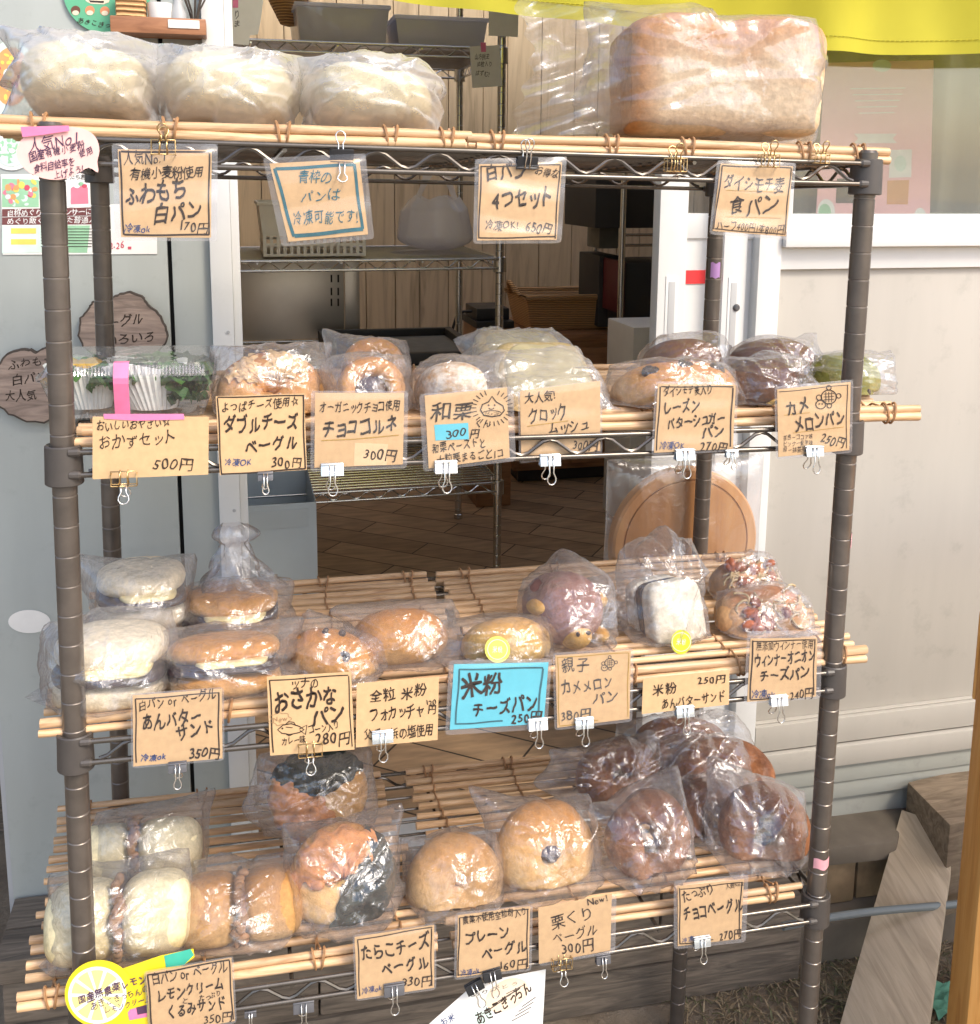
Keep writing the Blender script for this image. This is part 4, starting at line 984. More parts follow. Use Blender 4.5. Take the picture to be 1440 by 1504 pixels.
def torus(q, F, Ra, Rb, rm, seed=0, lump=.08, off=(0, 0, 0), flat=1.0, twist=0, rot=0):
    U, V = 56, 26; u = np.linspace(0, 2*np.pi, U, endpoint=False); v = np.linspace(0, 2*np.pi, V, endpoint=False)
    A, Bb = np.meshgrid(u, v, indexing='ij'); D = np.stack([np.cos(A), np.sin(A), np.cos(Bb)*.6, np.sin(Bb)*.6], -1)
    rr = rm*(1+lump*nz(D, 2.0, seed)+.02*nz(D, 8, seed+3)+twist*np.sin(A*3+Bb*2))
    x = (Ra+rr*np.cos(Bb))*np.cos(A); y = (Rb+rr*np.cos(Bb))*np.sin(A); z = rr*np.sin(Bb)*flat
    q.grid(F.pt(np.stack([x, y, z], -1)+np.array(off)), wu=True, wv=True, flip=True)

def bag(parent, F, x0, y0, x1, y1, tf, tb, seed, mat='film', crumple=1.0, corners=(), n=54, pw=2.3, dz=0, flare=0, sag=0):
    """a loose pillow bag round a loaf: outline box in photo pixels, bulge tf forward and tb back; corners pull points of the rim out"""
    rs = np.random.RandomState(seed)
    ctr = F.c; dl = np.array(onplane((x0+x1)/2, (y0+y1)/2, F.c, F.n))-F.c
    ox, oy = float(dl@F.r), float(dl@F.u); a = (x1-x0)/2*F.k; b = (y1-y0)/2*F.k/max(.35, abs(F.u[2]))
    s = np.linspace(-1, 1, n); s = np.sign(s)*np.abs(s)**.9
    A, Bb = np.meshgrid(s, s, indexing='ij'); D = np.stack([A, Bb], -1)
    # round the square a little, roughen the outline
    rim = np.maximum(np.abs(A), np.abs(Bb)); ang = np.arctan2(Bb, A)
    k = 1-.12*(np.abs(A)*np.abs(Bb))**1.5
    DA = np.stack([np.cos(ang), np.sin(ang)], -1)
    ka = np.sort(rs.uniform(-np.pi, np.pi, 13)); kr = rs.uniform(.83, 1.10, 13); kk = np.interp(ang, np.r_[ka[-1]-2*np.pi, ka, ka[0]+2*np.pi], np.r_[kr[-1], kr, kr[0]])
    k = k*(1+(kk-1)*rim**1.5+.02*nz(DA, 9, seed+1)*rim**2+.012*nz(DA, 25, seed+2)*rim**3)
    X, Yy = A*k, Bb*k
    for (cx, cy, amt) in corners:                      # pulled corners / gathered tails
        amt = amt*1.45; w = np.exp(-((A-cx)**2+(Bb-cy)**2)/.14)*rim**2
        X = X+cx*amt*w; Yy = Yy+cy*amt*w
    pf = lambda x, y: np.clip((1-np.abs(x)**pw)*(1-np.abs(y)**pw), 1e-5, 1)**.55
    prof = pf(A, Bb)
    out = []
    for side, t in ((1, tf), (-1, tb)):
        sd = seed*2+(side > 0)
        r3 = np.random.RandomState(sd+3); hf = np.full_like(A, 9.0)      # film drawn taut in flat facets over the loaf
        for i in range(26):
            x_, y_ = r3.uniform(-.93, .93, 2); e_ = 1e-3; p_ = pf(x_, y_); gx_, gy_ = (pf(x_+e_, y_)-p_)/e_, (pf(x_, y_+e_)-p_)/e_
            hf = np.minimum(hf, p_+gx_*(A-x_)+gy_*(Bb-y_)+r3.uniform(0, .05))
        hf = np.minimum(hf, 1.12)*np.clip(1.02-rim**9, 0, 1)
        h = t*(.8*hf+.2*prof)*(1+.06*nz(D, 2.2, sd+5))
        cre = np.zeros_like(h); r2 = np.random.RandomState(sd+11)
        for i in range(int(24*crumple)+4):            # straight creases running in from the rim
            an = r2.uniform(0, 6.28); p = np.array([math.cos(an), math.sin(an)])*r2.uniform(.75, 1.1); q_ = p*r2.uniform(-.3, .5)+r2.uniform(-.35, .35, 2)
            dv = q_-p; L = np.linalg.norm(dv); dv /= L
            tt = (D-p)@dv; dd = np.abs((D-p)@np.array([-dv[1], dv[0]])); fade = np.clip(1-tt/L, 0, 1)*np.clip(1+tt*6, 0, 1)
            cre += r2.choice((-1, 1, 1))*r2.uniform(.35, 1)*np.exp(-dd/r2.uniform(.025, .06))*fade
        rg = 1-np.abs(nz(D, 4.5, sd+21))*2.2
        amp = min(.0095, .062*a+.0025)*crumple
        h = h+amp*(cre*1.0+.30*rg*(.25+.75*rim))*np.clip(1.15-rim**6, 0, 1)+.0012*nz(D, 16, sd+31)*crumple*np.clip(1-rim**8, 0, 1)
        rimw = (.010+flare)*nz(DA, 3.0, seed+41)*rim**4+.004*nz(DA, 11, seed+42)*rim**6
        Z = side*h+rimw+dz
        L = np.stack([ox+X*a, oy+Yy*b-sag*rim**3, Z], -1); out.append(F.pt(L))
    q = MB(); q.grid(out[0]); q.grid(out[1], flip=True)
    # close the seam round the rim
    nn = n; idx = [(i, 0) for i in range(nn)]+[(nn-1, j) for j in range(1, nn)]+[(i, nn-1) for i in range(nn-2, -1, -1)]+[(0, j) for j in range(nn-2, 0, -1)]
    b2 = nn*nn; m_ = len(idx)
    for t in range(m_):
        i, j = idx[t]; i2, j2 = idx[(t+1) % m_]; q.f.append((i*nn+j, b2+i*nn+j, b2+i2*nn+j2, i2*nn+j2)); q.m.append(0)
    return q.build('bag', M_[mat] if isinstance(mat, str) else mat, parent, smooth=True)

BR = {}
BR['white'] = bread('white_bread', (.55, .36, .16), (.74, .62, .42), (.80, .71, .54), 16, .35, .6, .35)
BR['whitesteam'] = bread('pale_steamed_bread', (.66, .44, .17), (.76, .64, .37), (.78, .69, .45), 16, .3, .6)
BR['golden'] = bread('golden_crust', (.70, .44, .18), (.60, .30, .09), (.50, .21, .05), 20, .5, .45)
BR['bagel'] = bread('bagel_crust', (.72, .49, .23), (.66, .37, .13), (.55, .25, .065), 18, .55, .42)
BR['wholegrain'] = bread('wholegrain_crust', (.64, .41, .18), (.58, .33, .125), (.50, .25, .08), 24, .6, .5)
BR['walnut'] = bread('walnut_bagel', (.60, .38, .16), (.55, .31, .115), (.47, .23, .075), 24, .6, .5)
BR['choco'] = bread('chocolate_bagel', (.36, .165, .075), (.28, .115, .05), (.155, .06, .028), 40, .9, .30, None, 1.4)
BR['cocoa'] = bread('cocoa_bun', (.22, .105, .06), (.16, .072, .04), (.12, .05, .028), 18, .45, .5)
BR['brown'] = bread('brown_bun', (.32, .16, .075), (.27, .12, .05), (.21, .085, .035), 18, .4, .45)
BR['raisin'] = bread('raisin_bread', (.68, .40, .15), (.58, .29, .09), (.50, .22, .06), 18, .4, .4)
BR['matcha'] = bread('green_melon_crust', (.34, .32, .09), (.24, .235, .05), (.17, .175, .03), 18, .4, .6)
BR['purple'] = bread('purple_melon_crust', (.40, .24, .20), (.34, .185, .155), (.27, .135, .115), 24, .5, .6)
BR['yellow'] = bread('pale_yellow_bun', (.74, .50, .17), (.70, .44, .13), (.60, .32, .08), 24, .5, .5)
BR['kuri'] = bread('floured_bun', (.62, .40, .2), (.56, .33, .14), (.48, .25, .09), 24, .5, .6, .75)
BR['slice'] = bread('white_slice', (.74, .65, .49), (.77, .70, .57), (.78, .72, .60), 40, .15, .75, None, .25)
BR['loaf'] = bread('pan_loaf_crust', (.68, .50, .31), (.70, .53, .34), (.50, .25, .11), 20, .5, .55, .12, endcol=(.46, .21, .07))
BR['croque'] = bread('croque_top', (.52, .36, .17), (.50, .40, .22), (.44, .34, .17), 26, .5, .5, .3)
BR['cheese'] = bread('cheese_bagel', (.64, .36, .15), (.62, .32, .12), (.55, .22, .06), 16, .7, .38)
BR['onion'] = bread('onion_bread', (.58, .32, .15), (.60, .35, .17), (.50, .22, .1), 30, .8, .45)
M_['anko'] = plain('red_bean_paste', (.035, .02, .025), .4, 0, .3, 60, .4)
M_['butter'] = plain('butter_slab', (.78, .66, .34), .45, 0, .06, 30)
M_['cream'] = plain('whipped_cream', (.80, .76, .70), .55, 0, .05, 40, .2)
M_['choccream'] = plain('chocolate_cream', (.06, .028, .022), .35, 0, .3, 60, .3)
M_['nori'] = plain('nori_seaweed', (.016, .021, .015), .6, 0, .6, 90, 1.0, .3)
M_['tarako'] = plain('cod_roe_topping', (.56, .24, .09), .6, 0, .45, 70, 1.0, .3)
M_['meltcheese'] = plain('melted_cheese', (.72, .46, .16), .35, 0, .25, 30, .3)
M_['palecheese'] = plain('toasted_cheese', (.66, .45, .24), .5, 0, .35, 45, .5, .3)
M_['filmc'] = film('cloudy_bag_film', haze=.12, hn=.2, gl=.12, rough=.22, wr=50, bstr=.5)
M_['paletop'] = plain('pale_melted_top', (.42, .37, .22), .5, 0, .25, 40, .4)
M_['nut'] = plain('walnut_piece', (.26, .14, .07), .6, 0, .5, 60, .6)
M_['darkfig'] = plain('dark_fruit', (.05, .028, .03), .4, 0, .4, 60, .4)
M_['raisin'] = plain('raisin', (.018, .012, .016), .4, 0, .4, 80, .5)
M_['leafgreen'] = plain('leafy_green', (.06, .17, .03), .5, 0, .5, 30, .3)
M_['leafdark'] = plain('dark_greens', (.03, .085, .02), .5, 0, .5, 30, .3)
M_['cup'] = plain('paper_cup', (.76, .78, .74), .6, 0, .04, 30)
M_['egg'] = plain('egg_yellow', (.75, .45, .05), .5, 0, .2, 40)
M_['onionring'] = plain('onion_strands', (.56, .42, .24), .4, 0, .2, 40)
M_['sausage'] = plain('sausage_slice', (.36, .12, .065), .4, 0, .25, 40)
M_['stickergreen'] = plain('yellow_green_sticker', (.52, .52, .03), .4, 0, .04, 20)

def ringpatch(Ra, Rb, rm, a0, a1, b0, b1, lift, sd, rag, flat=.8, base=.003):
    A = np.zeros((34, 20, 3)); a = np.linspace(a0, a1, 34); b = np.linspace(b0, b1, 20)
    for i in range(34):
        for j in range(20):
            e = min(i, 33-i, j*1.6, (19-j)*1.6)/6; aa = a[i]+rag*math.sin(j*1.1+sd)*(.5 if i in (0, 33) else .15); bb = b[j]+rag*math.sin(i*.9+sd*2)*.6*(1 if j in (0, 19) else .5)
            rr = rm+base+lift*min(1, max(-.6, e))+.0007*math.sin(i*1.3+j*.7+sd)+.0006*math.sin(i*.45-j*.9)+.0006*math.sin(i*2.3+j*1.9)
            A[i, j] = ((Ra+rr*math.cos(bb))*math.cos(aa), (Rb+rr*math.cos(bb))*math.sin(aa), rr*math.sin(bb)*flat)
    return A
def loc(F, dy=0): return (F.c[0], F.c[1], F.zm)
def sticker(t, F, px, py, r, fwd):
    c = np.asarray(onplane(px, py, F.c+F.n*fwd, F.n)); q = MB(); n = 30
    rr = r*F.k
    q.add([c+rr*(math.cos(a)*F.r+math.sin(a)*F.u) for a in np.linspace(0, 6.2832, n, endpoint=False)], [tuple(range(n))])
    o = q.build('sticker', M_['stickergreen'], t, smooth=False); pmf, nn = pmap(c, F.n); q = MB()
    write(q, pmf, [('米粉', px-r*.45, py, px+r*.45, py-1, r*.55, 0, .0)], .0006); stroke(q, pmf, ell(px, py, r*.8, r*.8, 30), .7, 0, .0005, True)
    q.build('lettering', M_['cream'], t, smooth=False)
def crumbs(q, F, pts, s, seed, mi=0):
    rng = random.Random(seed)
    for (x, y, z) in pts:
        d = sphere_dirs(9, 6); L = d*np.array([rng.uniform(.6, 1.3), rng.uniform(.6, 1.3), rng.uniform(.5, .9)])*s*(1+.25*nz(d, 2, rng.randrange(999)))[..., None]+np.array([x, y, z]); q.grid(F.pt(L), wu=True, mi=mi)

# top shelf: three bags of soft white bread
def whitebag(label, cx, cy, w, h, box, Y, seed, corners):
    F = Fr(cx, cy, Y, 0, 12); t = thing('bagged_white_bread', label, 'bread', loc(F), 'bags of soft white bread'); k = F.k
    q = MB(); blob(q, F, w*k*.36, h*k*.53, .049, 2.4, .05, seed, (-w*k*.17, .002, -.003)); q.build('bread', BR['whitesteam'], t, smooth=True)
    q = MB(); blob(q, F, w*k*.36, h*k*.50, .049, 2.4, .05, seed+1, (w*k*.17, -.002, -.003)); q.build('bread', BR['whitesteam'], t, smooth=True)
    bag(t, F, *box, .060, .052, seed, 'film2', 1.25, corners); return t
whitebag('leftmost bag of soft white bread on the top shelf, tall pointed corner', 130, 128, 170, 105, (14, 52, 242, 196), .07, 11, ((-1, 1, .25), (1, -1, .12), (-1, -1, .12)))
whitebag('middle bag of soft white bread on the top shelf behind the wire clip', 338, 140, 175, 100, (226, 76, 446, 202), .08, 22, ((-1, 1, .12), (1, 1, .1), (-1, .2, .1)))
whitebag('rightmost bag of soft white bread on the top shelf, drooping pointed corner', 545, 152, 165, 92, (428, 84, 652, 206), .07, 33, ((-1, 1, .1), (1, -1, .12), (1, .3, .1)))
# the tall pan loaf
F = Fr(1046, 124, .10, 0, 0, -9); k = F.k
t = thing('bagged_pan_loaf', 'tall square pan loaf with domed brown crown in a clear bag on top', 'bread', loc(F))
def loafshape(q, F, w, h, dp, seed):
    # end profile with two domes, extruded across
    nu, nv = 46, 60; A = np.zeros((nu, nv, 3))
    for i in range(nu):
        s = i/(nu-1)*2-1; cap = (1-abs(s)**9)**.5 if abs(s) < 1 else 0; x = w*s
        crown = .70+.30*(1-min(1, abs(abs(s)-.48)/.52)**2.2)
        for j in range(nv):
            a = 2*math.pi*j/nv; cx, sz = math.cos(a), math.sin(a); e = (abs(cx)**7+abs(sz)**7)**(-1/7)
            y = sz*e; z = cx*e
            if y > .55: y = .55+(y-.55)*(1+.55*(crown-.75)*2.5)
            A[i, j] = (x*(1+.012*math.sin(y*3)), h*y*(.9+.1*cap), dp*z*(.86+.14*cap)*(1+.02*y))
    D = A/np.array([w, h, dp]); A *= (1+.012*nz(D, 3, seed))[..., None]
    q.grid(F.pt(A), wv=True)
    for e, rv in ((0, False), (nu-1, True)):
        q.add([F.pt(A[e, j]) for j in range(nv)], [tuple(range(nv))[::-1 if rv else 1]])
q = MB(); loafshape(q, F, 137*k, 78*k, .062, 5); q.build('loaf', BR['loaf'], t, smooth=True)
q = MB(); N_ = 30
bag(t, F, 852, 12, 1216, 212, .080, .075, 55, 'film3', .9, ((-1, 1, .10), (1, -1, .04)), pw=5)
# gathered tail of the bag at the left
G = np.zeros((26, 40, 3))
for i in range(26):
    for j in range(40):
        s, v = i/25, j/39*2-1; px = 908-140*s+14*math.sin(v*3+s*2)+(6*math.sin(v*17) if i == 25 else 0); py = 105+v*(90+12*s)-6*s
        p = at(px, py, .095+.034*(abs((v*1.7+s*.9+.3*math.sin(s*4)) % 1-.5)-.25)*(.3+s)+.022*(abs((v*3.1-s*1.9) % 1-.5)-.25)*(.4+s)+.012*math.sin(v*3+s*5)); G[i, j] = (p[0], p[1], max(p[2], F.zm))
q = MB(); q.grid(G); q.build('bag_tail', M_['film3'], t, smooth=True)

# second shelf -------------------------------------------------------
# clear deli box with greens
x0, x1 = at(62, 590, .05)[0], at(318, 590, .05)[0]; zb = MATTOP[1]+.0005
t = thing('deli_box', 'clear plastic deli box of greens in pleated paper cups, sealed with pink tape', 'deli box', ((x0+x1)/2, .09, zb))
zt = at(190, 530, .05)[2]; zr = at(190, 556, .05)[2]; ya, yb = .032, .155
def rbox(q, x0, x1, y0, y1, z0, z1, k0, k1, r=.012, n=6):
    rings = []
    for z, k in ((z0, k0), ((z0+z1)/2, (k0+k1)/2), (z1, k1)):
        ring = []
        for (cx, cy, a0) in ((x1-r-k, y1-r-k, 0), (x0+r+k, y1-r-k, 90), (x0+r+k, y0+r+k, 180), (x1-r-k, y0+r+k, 270)):
            for s in range(n): a = R(a0+90*s/(n-1)); ring.append((cx+r*math.cos(a), cy+r*math.sin(a), z))
        rings.append(ring)
    q.grid(np.array(rings), wv=True, flip=True); return rings
q = MB(); rg = rbox(q, x0, x1, ya, yb, zb, zr, .010, .0); q.add(rg[0], [tuple(range(len(rg[0])))[::-1]]); q.build('tray', M_['clamshell'], t, ang=60)
q = MB(); rg = rbox(q, x0-.003, x1+.003, ya-.003, yb+.003, zr+.0005, zr+.004, 0, 0); rg = rbox(q, x0, x1, ya, yb, zr+.0041, zt, 0, .006); q.add(rg[2], [tuple(range(len(rg[2])))])
for j in range(46):
    x = x0+.01+(x1-x0-.02)*j/45; q.tube([(x, ya-.0008, zr+.006), (x, ya+.004, zt-.002)], .0011, 5)
q.build('lid', M_['clamshell'], t, ang=60)
def pcup(px, py, r0, r1, hgt, lean, yy, seed):
    c = at(px, py, yy); q = MB(); n = 72; A = np.zeros((6, n, 3))
    for i in range(6):
        s = i/5; r = r0+(r1-r0)*s
        for j in range(n):
            a = 2*math.pi*j/n; rr = r*(1+.07*(1 if j % 2 else -1)*(.4+.6*s)); A[i, j] = (c[0]+rr*math.cos(a)+lean*s, c[1]+rr*math.sin(a)*.8, zb+.002+hgt*s+.003*math.sin(a*3+seed)*s)
    q.grid(A, wv=True); q.build('paper_cup', M_['cup'], t, smooth=False)
pcup(225, 600, .020, .036, .040, -.008, .075, 1); pcup(132, 600, .018, .031, .040, -.004, .085, 2)
def leaves(px0, px1, n, mt, seed, zl, zh, nm):
    rng = random.Random(seed); q = MB()
    for i in range(n):
        p = at(rng.uniform(px0, px1), 580, rng.uniform(.05, .13)); z = rng.uniform(zl, zh); a = rng.uniform(0, 6.3); l = rng.uniform(.010, .022); w = l*.45; tl = rng.uniform(-.5, .9)
        d = np.array([math.cos(a)*.9, math.sin(a)*.7, tl]); d /= np.linalg.norm(d); s = np.cross(d, [0, 0, 1]); s /= np.linalg.norm(s); n_ = np.cross(s, d)
        c = np.array([max(x0+.012, min(x1-.012, p[0])), p[1], z]); G = np.zeros((5, 4, 3))
        for u in range(5):
            for v in range(4):
                f = u/4; ww = w*math.sin(f*2.6+.3)*(v/1.5-1); G[u, v] = c+d*l*(f-.5)+s*ww+n_*(.004*math.sin(f*6+v*2+i)+.3*abs(ww)); G[u, v][2] = min(zt-.003, max(zb+.002, G[u, v][2]))
        q.grid(G)
    q.build(nm, mt, t, smooth=True)
leaves(195, 262, 60, M_['leafgreen'], 1, zr-.004, zt-.006, 'greens'); leaves(250, 310, 90, M_['leafdark'], 2, zb+.012, zr+.006, 'greens'); leaves(70, 180, 50, M_['leafgreen'], 3, zr-.008, zt-.008, 'greens')
q = MB(); Fe = Fr(118, 560, .08, None)
for k, (px, py) in enumerate(((100, 545), (118, 549), (134, 546), (88, 551))): 
    e = at(px, py, .07)-Fe.c; blob(q, Fe, .010, .011, .010, 2.2, .1, k, (e[0], e[2], 0), clip=False)
q.build('egg_pieces', M_['egg'], t, smooth=True)
q = MB(); c = at(178, 575, .028); w = 12*mpp(c)
za = at(178, 547, .028)[2]; zc = at(178, 612, .028)[2]
G = np.array([[(c[0]-w*.9+2*w*i*.9, y, z) for i in range(2)] for (y, z) in ((ya+.012, zt+.0008), (ya+.004, zt+.0006), (ya-.0045, zr+.004), (ya-.0042, zr-.001), (ya+.003, zc))]); q.grid(G, flip=True); q.build('tape', M_['pinktape'], t, smooth=False)
# double cheese bagel
F = Fr(398, 580, .065, 1, 40); k = F.k
t = thing('bagged_bagel', 'cheese bagel with orange toasted top in clear film beside the deli box', 'bagel', loc(F))
q = MB(); torus(q, F, 44*k, 36*k, 34*k, 3, .1); q.build('bagel', BR['cheese'], t, smooth=True)
q = MB(); q.grid(F.pt(ringpatch(44*k, 36*k, 34*k, .4, 1.7, .8, 2.3, .0012, 2, .25, 1.0, .0012)), flip=True); q.grid(F.pt(ringpatch(44*k, 36*k, 34*k, 2.0, 3.0, .9, 2.2, .0012, 5, .25, 1.0, .0012)), flip=True); q.build('cheese', M_['palecheese'], t, smooth=True)
bag(t, F, 308, 515, 486, 625, .040, .030, 61, 'film', .9, ((1, 1, .1), (-1, 1, .08)))
# chocolate cornets
def cornet(label, cx, cy, w, h, box, Y, seed, corners):
    F = Fr(cx, cy, Y, 1, 20, -8); k = F.k; t = thing('bagged_cornet', label, 'bread', loc(F), 'bagged chocolate cornets')
    q = MB(); n = 40; prof = []
    A = np.zeros((22, n, 3))
    for i in range(22):
        if i < 5: z, r = ((.020, .42), (.028, .50), (.033, .66), (.031, .84), (.024, .96))[i]
        else: s = (i-4)/17; z = .024-s*.08; r = (1-.75*s)*(1+.05*math.sin(s*24))
        for j in range(n):
            a = 2*math.pi*j/n; A[i, j] = (w*k*.5*r*math.cos(a), h*k*.5*r*math.sin(a)-(.004 if i < 3 else 0), z)
    q.grid(F.pt(A), wv=True, flip=True); q.build('crust', BR['golden'], t, smooth=True)
    q = MB(); blob(q, F, w*k*.24, h*k*.25, .009, 2, .12, seed, (0, -.004, .022)); q.build('cream', M_['choccream'], t, smooth=True)
    bag(t, F, *box, .050, .060, seed, 'film', .9, corners)
cornet('rear chocolate cornet, standing higher behind its twin on the second shelf', 549, 545, 92, 88, (482, 492, 606, 610), .13, 71, ((-1, 1, .2),))
cornet('front chocolate cornet with dark cream mouth above the cornet price card', 546, 575, 98, 92, (470, 518, 606, 632), .06, 72, ((-1, .4, .12), (1, 0, .06)))
# chestnut bun
F = Fr(662, 572, .065, 1, 15); k = F.k
t = thing('bagged_bun', 'flour dusted chestnut bun in a bag between the cornets and croque slabs', 'bread', loc(F))
q = MB(); blob(q, F, 52*k, 40*k, .045, 2.2, .04, 5); q.build('bun', BR['kuri'], t, smooth=True)
bag(t, F, 598, 515, 742, 640, .052, .045, 73, 'film', .9, ((-1, 1, -.08), (1, .8, .12)))
# croque slabs lying one on another
def slab(label, cx, cy, w, h, box, Y, seed, yaw, fill):
    F = Fr(cx, cy, Y, 1, 62, yaw); k = F.k; t = thing('bagged_croque', label, 'bread', loc(F), 'bagged croque slices')
    q = MB(); blob(q, F, w*k*.5, .060, .016, 5, .02, seed); q.build('slice', BR['croque'], t, smooth=True)
    q = MB(); blob(q, F, w*k*.44, .052, .010, 3, .12, seed+2, (0, 0, .010), 3); q.build('topping', M_['paletop'], t, smooth=True)
    bag(t, F, *box, .026, .024, seed, 'filmc', 1.0, ((-1, 1, .12), (1, -1, .1)), pw=4)
slab('rear croque slice in cloudy film, lying higher at the back of the second shelf', 772, 542, 135, 50, (686, 505, 856, 575), .17, 81, 4, 0)
slab('front croque slice in cloudy film just above the croque price card', 800, 568, 140, 50, (700, 534, 892, 606), .07, 82, -4, 0)
# raisin bread and the brown bun behind
F = Fr(990, 578, .065, 1, 25); k = F.k
t = thing('bagged_raisin_bread', 'wide glossy brown bread studded with black raisins on the second shelf', 'bread', loc(F))
q = MB(); blob(q, F, 92*k, 42*k, .048, 2.5, .03, 4); q.build('bread', BR['raisin'], t, smooth=True)
q = MB(); crumbs(q, F, [(-62*k, 18*k, .036), (-56*k, 20*k, .037), (-50*k, 19*k, .038), (-8*k, 24*k, .040), (-2*k, 25*k, .04), (40*k, 20*k, .038), (46*k, 19*k, .038), (52*k, 18*k, .037), (-44*k, -14*k, .044), (-30*k, -18*k, .044)], .0058, 3); q.build('raisins', M_['raisin'], t, smooth=True)
bag(t, F, 884, 530, 1098, 632, .055, .05, 83, 'film', .85, ((-1, -1, .14), (1, .5, .04)))
F = Fr(1000, 535, .155, 1, 20); k = F.k
t = thing('bagged_bun', 'round dark brown bun bagged behind the raisin bread', 'bread', loc(F))
q = MB(); blob(q, F, 58*k, 36*k, .045, 2.2, .03, 6); q.build('bun', BR['brown'], t, smooth=True)
bag(t, F, 930, 492, 1078, 590, .052, .045, 84, 'film', .9, ((-1, -.2, .14), (-1, 1, -.1)))
# cocoa turtle buns
def turtle(t, F, sa, sb, sc, shell, body, seed, headpos=(0, -1), feet=True):
    k = F.k; q = MB(); blob(q, F, sa, sb, sc, 2.2, .03, seed); q.build('shell', shell, t, smooth=True)
    q = MB(); hx, hy = headpos; blob(q, F, sa*.40, sb*.40, sc*.5, 2, .04, seed+1, (hx*sa*.2, hy*sb*.75, sc*.55)); q.build('head', body, t, smooth=True)
    if feet:
        for sx in (-1, 1):
            for sy in (-.85, .35):
                q = MB(); blob(q, F, sa*.24, sb*.22, sc*.34, 2, .04, seed+2, (sx*sa*.85, sy*sb*.8-.004, sc*.3)); q.build('foot', body, t, smooth=True)
    q = MB(); crumbs(q, F, [(hx*sa*.2-sa*.14, hy*sb*.62, sc*1.0), (hx*sa*.2+sa*.14, hy*sb*.62, sc*1.0)], .0024, seed); q.build('eyes', M_['raisin'], t, smooth=True)
F = Fr(1132, 535, .145, 1, 15); t = thing('bagged_turtle_bun', 'rear cocoa brown turtle bun, standing higher at the back near the right post', 'bread', loc(F), 'cocoa turtle buns'); k = F.k
q = MB(); blob(q, F, 62*k, 38*k, .046, 2.2, .03, 6); q.build('shell', BR['cocoa'], t, smooth=True)
bag(t, F, 1058, 494, 1206, 590, .052, .045, 85, 'film', 1.1, ((1, .9, .14), (-1, 1, -.1)))
F = Fr(1120, 570, .065, 1, 15, -8); t = thing('bagged_turtle_bun', 'front cocoa turtle bun with a pale underside left of the turtle price card', 'bread', loc(F), 'cocoa turtle buns'); k = F.k
turtle(t, F, 50*k, 42*k, .044, BR['cocoa'], BR['yellow'], 9, (.4, -1), False)
bag(t, F, 1048, 520, 1196, 625, .056, .045, 86, 'film', 1.2, ((1, -.2, .1), (-1, .4, .08)))
F = Fr(1232, 560, .11, 1, 15, -10); t = thing('bagged_turtle_bun', 'green melon turtle bun partly behind the right front post', 'bread', loc(F)); k = F.k
turtle(t, F, 56*k, 42*k, .046, BR['matcha'], BR['matcha'], 12, (.9, -.8), False)
bag(t, F, 1176, 510, 1318, 612, .054, .045, 87, 'film3', .8, ((1, -1, .12), (1, .6, -.08)))

# third shelf ---------------------------------------------------------
def sandwich(label, cx, cy, w, h, box, Y, seed, kind, corners, yaw=0, tilt=6, fm='film'):
    F = Fr(cx, cy, Y, 2, tilt, yaw); k = F.k; t = thing('bagged_sandwich', label, 'sandwich', loc(F), 'bagged bean and butter sandwiches')
    W_, H = w*k*.5, h*k*.5
    q = MB(); blob(q, F, W_, H*.52, .050, 2.6, .03, seed, (0, -H*.5, 0)); q.build('lower_half', BR[kind], t, smooth=True)
    q = MB(); blob(q, F, W_*.97, H*.5, .050, 2.4, .03, seed+1, (0, H*.5, -.002)); q.build('upper_half', BR[kind], t, smooth=True)
    q = MB(); blob(q, F, W_*.95, H*.20, .050, 4, .06, seed+2, (0, H*.02, .003)); q.build('bean_filling', M_['anko'], t, smooth=True)
    q = MB(); blob(q, F, W_*.62, H*.13, .050, 5, .03, seed+3, (W_*.12, H*.20, .004)); q.build('butter', M_['butter'], t, smooth=True)
    bag(t, F, *box, .064, .055, seed, fm, 1.2, corners); return t, F
sandwich('rear upper sandwich of the left stack, cut face towards the front post', 208, 872, 130, 96, (126, 812, 296, 938), .15, 91, 'white', ((-1, 1, .18), (1, .8, .05)), 6)
sandwich('front lower sandwich of the left stack behind the front post, dark bean filling', 165, 978, 165, 118, (68, 896, 258, 1052), .055, 92, 'white', ((-1, -1, .24), (1, -.2, .05)))
t, F = sandwich('rear sandwich with a twisted bag neck rising above the third shelf', 340, 900, 140, 84, (268, 845, 440, 962), .15, 93, 'bagel', ((1, -.6, .08), (-1, .4, .05)), -4)
q = MB(); A = np.zeros((26, 22, 3))
for i in range(26):
    s = i/25; px = 352-10*s; py = 868-98*s; c = at(px, py, .15); r = (.034*(1-s)**1.5+.007)*(1 if s < .72 else 1+2.2*math.sin((s-.72)/.28*2.6)*.6)
    for j in range(22):
        a = 2*math.pi*j/22; rr = r*(1+.22*math.sin(5*a+s*9)+.1*math.sin(11*a-s*5)); A[i, j] = (c[0]+rr*math.cos(a), c[1]+rr*.6*math.sin(a), c[2])
q.grid(A, wv=True); q.build('bag_neck', M_['film'], t, smooth=True)
sandwich('front bagel sandwich with crumpled film left of the fish bun', 330, 975, 165, 88, (228, 915, 440, 1030), .055, 94, 'bagel', ((-1, -1, .05), (1, .9, .1)), 0, 16)
